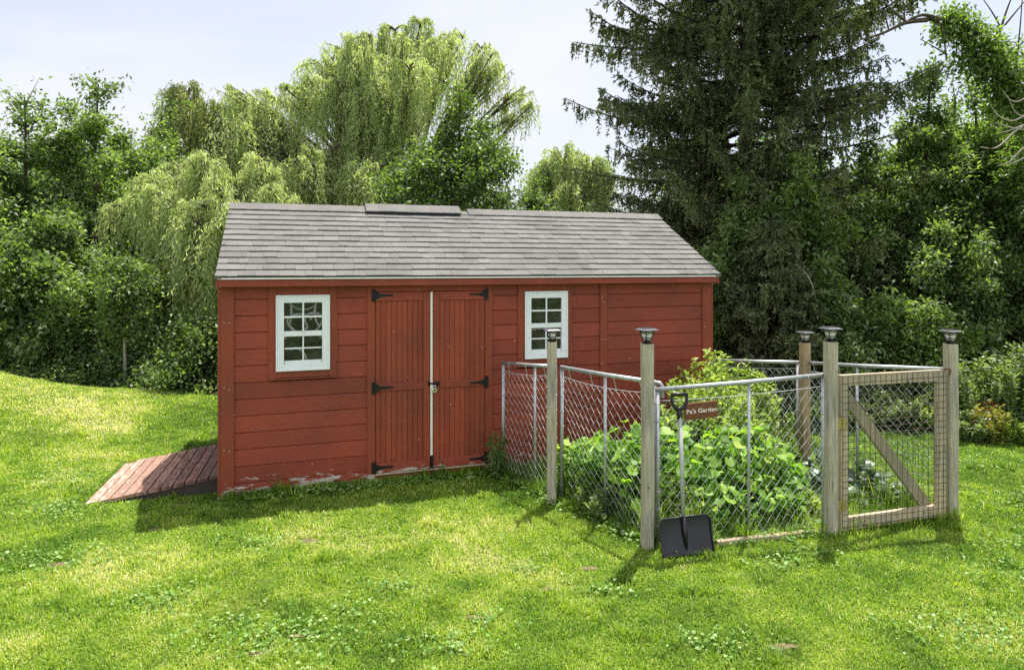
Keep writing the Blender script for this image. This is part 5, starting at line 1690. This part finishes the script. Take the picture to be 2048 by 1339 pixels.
# ---------------- grass and ground cover
def in_shed(x, y, m=0.0):
    dx = x - SO[0]; dy = y - SO[1]
    u = dx * ct + dy * st_; v = -dx * st_ + dy * ct
    return ((u > -m) & (u < L + m) & (v > -m * .3) & (v < D + m)) | ((u > -1.12) & (u < .02) & (v > .15) & (v < 1.42))
bedP = np.array(bed); woodP = np.array(wood_l)
def blades(n, y0, y1, r, hmin, hmax, w0, name, label, mat='grass', pw=1.0, xmarg=2.6, region=None, filt=None, tonefn=None, curl=.5):
    # density falls off with distance
    u = r.random(n)
    Y = y0 * (y1 / y0) ** u
    X = r.uniform(-1, 1, n) * (Y * .80 + xmarg)
    if region is not None: X, Y = region(n, r)
    ok = ~in_shed(X, Y)
    okb = ~inpoly(X, Y, bedP)
    okw = ~inpoly(X + r.normal(size=len(X)) * .12, Y + r.normal(size=len(X)) * .12, woodP)
    ok &= okb & okw
    if filt is not None: ok &= filt(X, Y, r)
    X, Y = X[ok], Y[ok]; n = len(X)
    Z = ground_z(X, Y)
    sc = np.clip(Y / 4.2, .8, 3.2)
    big = fbm(X, Y, .55, 3)
    h = r.uniform(hmin, hmax, n) * (1 + 1.1 * sstep(.66, .8, fbm(X - 7, Y + 3, .16, 2))) * (.40 + .7 * big + .75 * fbm(X + 3, Y - 8, .11, 2)) * (1 + .12 * (sc - 1))
    w = w0 * r.uniform(.7, 1.3, n) * sc ** .9
    a = r.uniform(0, 2 * PI, n)
    side = np.stack([np.cos(a), np.sin(a), 0 * a], 1)
    fwd = np.stack([-np.sin(a), np.cos(a), 0 * a], 1)
    lean = (r.uniform(.1, 1.0, n) * curl)[:, None]
    base = np.stack([X, Y, Z - .004], 1)
    up = np.array([0, 0, 1.0])
    m1 = base + (up * .55 + fwd * lean * .35) * h[:, None]
    tip = base + (up * (1 - lean * .45) + fwd * lean * .95) * h[:, None]
    s_ = side * (w * .5)[:, None]
    V = np.stack([base - s_, base + s_, m1 + s_ * .8, m1 - s_ * .8, tip], 1).reshape(-1, 3)
    b = np.arange(n) * 5
    Qd = np.stack([b, b + 1, b + 2, b + 3], 1); Tr = np.stack([b + 3, b + 2, b + 4], 1)
    p1 = fbm(X + 5, Y * 1.0, 1.3, 4); p2 = fbm(X - 40, Y + 31, .35, 2); p3 = fbm(X * .8 + 90, Y * 1.6 - 12, 2.6, 3)
    p4 = fbm(X + 77, Y - 13, .13, 2)
    tone = .30 + .62 * (p1 - .47) + .42 * (p2 - .5) + .34 * (p4 - .5) + r.normal(size=n) * .13
    dry = sstep(.54, .68, p3) * .30 + sstep(.60, .78, p1) * .14
    # straw coloured band on the mound
    dry += .26 * np.exp(-((Y - 8.0) / .42) ** 2) * sstep(-3.4, -5.0, X) * (.4 + p2)
    dry += .14 * np.exp(-((Y - 8.8) / .35) ** 2) * sstep(-4.4, -6.0, X) * (.3 + p2)
    dry += .16 * sstep(1.5, 3.0, X) * sstep(4.6, 3.4, Y) * p2 * 1.6
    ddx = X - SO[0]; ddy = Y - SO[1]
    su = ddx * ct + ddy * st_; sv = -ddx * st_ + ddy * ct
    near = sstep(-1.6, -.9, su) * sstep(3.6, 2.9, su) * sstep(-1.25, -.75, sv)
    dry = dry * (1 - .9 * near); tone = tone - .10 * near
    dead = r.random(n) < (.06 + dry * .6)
    tone = tone + dry * .8 + dead * r.uniform(.25, .5, n)
    tone = np.clip(tone, .02, .98)
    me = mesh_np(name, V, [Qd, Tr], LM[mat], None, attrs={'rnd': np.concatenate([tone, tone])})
    if label: tag(me, label, 'grass', kind='stuff')
    else: tag(me, kind='stuff')
    return me
r = np.random.default_rng(90)
spots = [(-1.55, 3.75, .28), (-1.2, 3.62, .30), (-.95, 3.95, .16), (-.35, 3.6, .22), (-.15, 3.85, .12), (-.75, 4.25, .16), (-2.2, 4.1, .25), (.1, 4.5, .12), (-1.9, 4.9, .18), (.6, 4.25, .15), (2.6, 3.75, .3), (1.9, 4.6, .2), (3.4, 4.4, .3), (1.2, 3.6, .2), (-3.2, 4.6, .35), (-4.2, 6.4, .4), (-3.9, 5.6, .3), (3.9, 4.9, .3), (4.6, 5.8, .35), (2.2, 4.75, .15), (4.8, 7.0, .4), (-3.0, 7.6, .4)]
bare = [(atx(600, 3.72), 3.72, .09, .03), (atx(118, 4.60), 4.60, .12, .05), (atx(362, 5.72), 5.72, .08, .04), (atx(620, 4.98), 4.98, .10, .05), (atx(1100, 4.25), 4.25, .07, .04), (atx(520, 3.55), 3.55, .10, .03), (atx(1180, 4.55), 4.55, .09, .04), (atx(1560, 3.6), 3.6, .12, .04), (atx(950, 3.9), 3.9, .08, .03), (atx(310, 5.2), 5.2, .07, .03)]
for (bx_, by_, ra_, rb_) in bare:
    patch('bare_soil', [(bx_ + ra_ * .75 * math.cos(t) * (1 + .25 * math.sin(3 * t + bx_ * 9)), by_ + rb_ * .75 * math.sin(t) * (1 + .3 * math.sin(2 * t + by_ * 7))) for t in np.linspace(0, 2 * PI, 15)[:-1]], M['bare'], .004, 10)
def bare_filt(X, Y, r):
    k = np.ones(len(X), bool)
    for (bx_, by_, ra_, rb_) in bare:
        d2 = ((X - bx_) / ra_) ** 2 + ((Y - by_) / rb_) ** 2
        k &= ~((d2 < 1.1) & (r.random(len(X)) < .85))
    for (sx_, sy_, sr_) in spots[:12]:
        d2 = ((X - sx_) / (sr_ * .8)) ** 2 + ((Y - sy_) / (sr_ * .45)) ** 2
        k &= ~((d2 < 1.0) & (r.random(len(X)) < .45))
    return k
blades(1040000, 2.7, 12.6, r, .017, .036, .0052, 'grass', 'short mown lawn grass in patches of bright green and straw', curl=1.0, filt=bare_filt)
# longer grass at the foot of posts, fence, shed and ramp
def strip_region(segs_, wid):
    def f(n, r):
        ls = np.array([math.hypot(b[0] - a[0], b[1] - a[1]) for a, b in segs_]); k = r.choice(len(segs_), n, p=ls / ls.sum())
        A = np.array([s[0] for s in segs_])[k]; B = np.array([s[1] for s in segs_])[k]; t = r.random(n)[:, None]
        d = unit(B - A); nrm = np.stack([-d[:, 1], d[:, 0]], 1)
        P = A + (B - A) * t + nrm * (r.normal(size=n) * wid)[:, None]
        return P[:, 0], P[:, 1]
    return f
segs_ = [(S2W(-.0, -.03), S2W(2.7, -.03)), (A0, P1), (P1, C3), (C3, F1), (F1, GB), (GB, (GB[0] + .15, GB[1] + .05))]
blades(15000, 3, 8, r, .035, .11, .0045, 'tall_grass', 'longer untrimmed grass along the foot of the fence, ramp and shed', region=strip_region(segs_, .045), curl=.9)
# clover and broad leaved ground cover
def clover(n, name, label, region, size, r):
    X, Y = region(n, r)
    ok = ~in_shed(X, Y)
    X, Y = X[ok], Y[ok]; n = len(X)
    P = np.stack([X, Y, ground_z(X, Y) + r.uniform(.018, .045, n)], 1)
    Dv = r.normal(size=(n, 3)) * np.array([1, 1, .2]); N = r.normal(size=(n, 3)) * .3 + np.array([0, 0, 1])
    Lf = size * r.uniform(.6, 1.3, n)
    Vs, Fs, own = bigleaf(P, Dv, N, Lf, .08, r)
    tone = np.clip(.5 + r.normal(size=n) * .22, .01, .99)
    o = mesh_np(name, Vs, [Fs], LM['clover'], None, attrs={'rnd': tone[own]})
    return tag(o, label, 'ground cover', kind='stuff')
def cr_region(n, r):
    sp = np.array(spots); k = r.choice(len(sp), n, p=(sp[:, 2] ** 1.5) / (sp[:, 2] ** 1.5).sum())
    return sp[k, 0] + r.normal(size=n) * sp[k, 2] * .75, sp[k, 1] + r.normal(size=n) * sp[k, 2] * .42
clover(3800, 'clover', 'round leaved clover patches scattered through the near lawn', cr_region, .021, r)
fs_ = [(P1, C3), (A0, P1), (C3, F1), (S2W(.2, -.06), S2W(2.7, -.06))]
clover(3000, 'broad_leaf_weeds', 'broad leaved weeds hugging the foot of the chain link and the shed', strip_region(fs_, .075), .034, r)
# inside bed: sprouting weeds
def bed_region(n, r):
    X = r.uniform(bedP[:, 0].min(), bedP[:, 0].max(), n * 4); Y = r.uniform(bedP[:, 1].min(), bedP[:, 1].max(), n * 4)
    ok = inpoly(X, Y, bedP); return X[ok][:n], Y[ok][:n]
clover(5200, 'bed_weeds', 'small leafy weeds covering the soil between the vegetables', bed_region, .04, r)
def nob(X, Y, r): return np.ones(len(X), bool)
X, Y = bed_region(16000, r)
_b = bedP; bedP = np.array([[90, 90], [91, 90], [91, 91]])
blades(1, 3, 8, r, .06, .2, .004, 'bed_grass', 'thin grass growing inside the fenced bed', region=lambda n, r: (X, Y), curl=.9)
bedP = _b
# ground cover under the trees
def wood_region(n, r):
    Y = r.uniform(7.5, 13.0, n * 5); X = r.uniform(-1, 1, n * 5) * (Y * .8 + 1.5)
    ok = inpoly(X, Y, woodP); return X[ok][:n], Y[ok][:n]
Xw, Yw = wood_region(9000, r)
P = np.stack([Xw, Yw, ground_z(Xw, Yw) + r.uniform(.02, .3, len(Xw)) ** 1.3], 1)
V, Q = leaves(P, r.normal(size=P.shape), r.normal(size=P.shape) * .5 + np.array([0, 0, 1]), r.uniform(.06, .12, len(P)), r.uniform(.04, .07, len(P)))
o = mesh_np('undergrowth', V, [Q], LM['dark'], None, attrs={'rnd': r.random(len(P))})
tag(o, 'low leafy undergrowth covering the ground below the trees', 'undergrowth', kind='stuff')
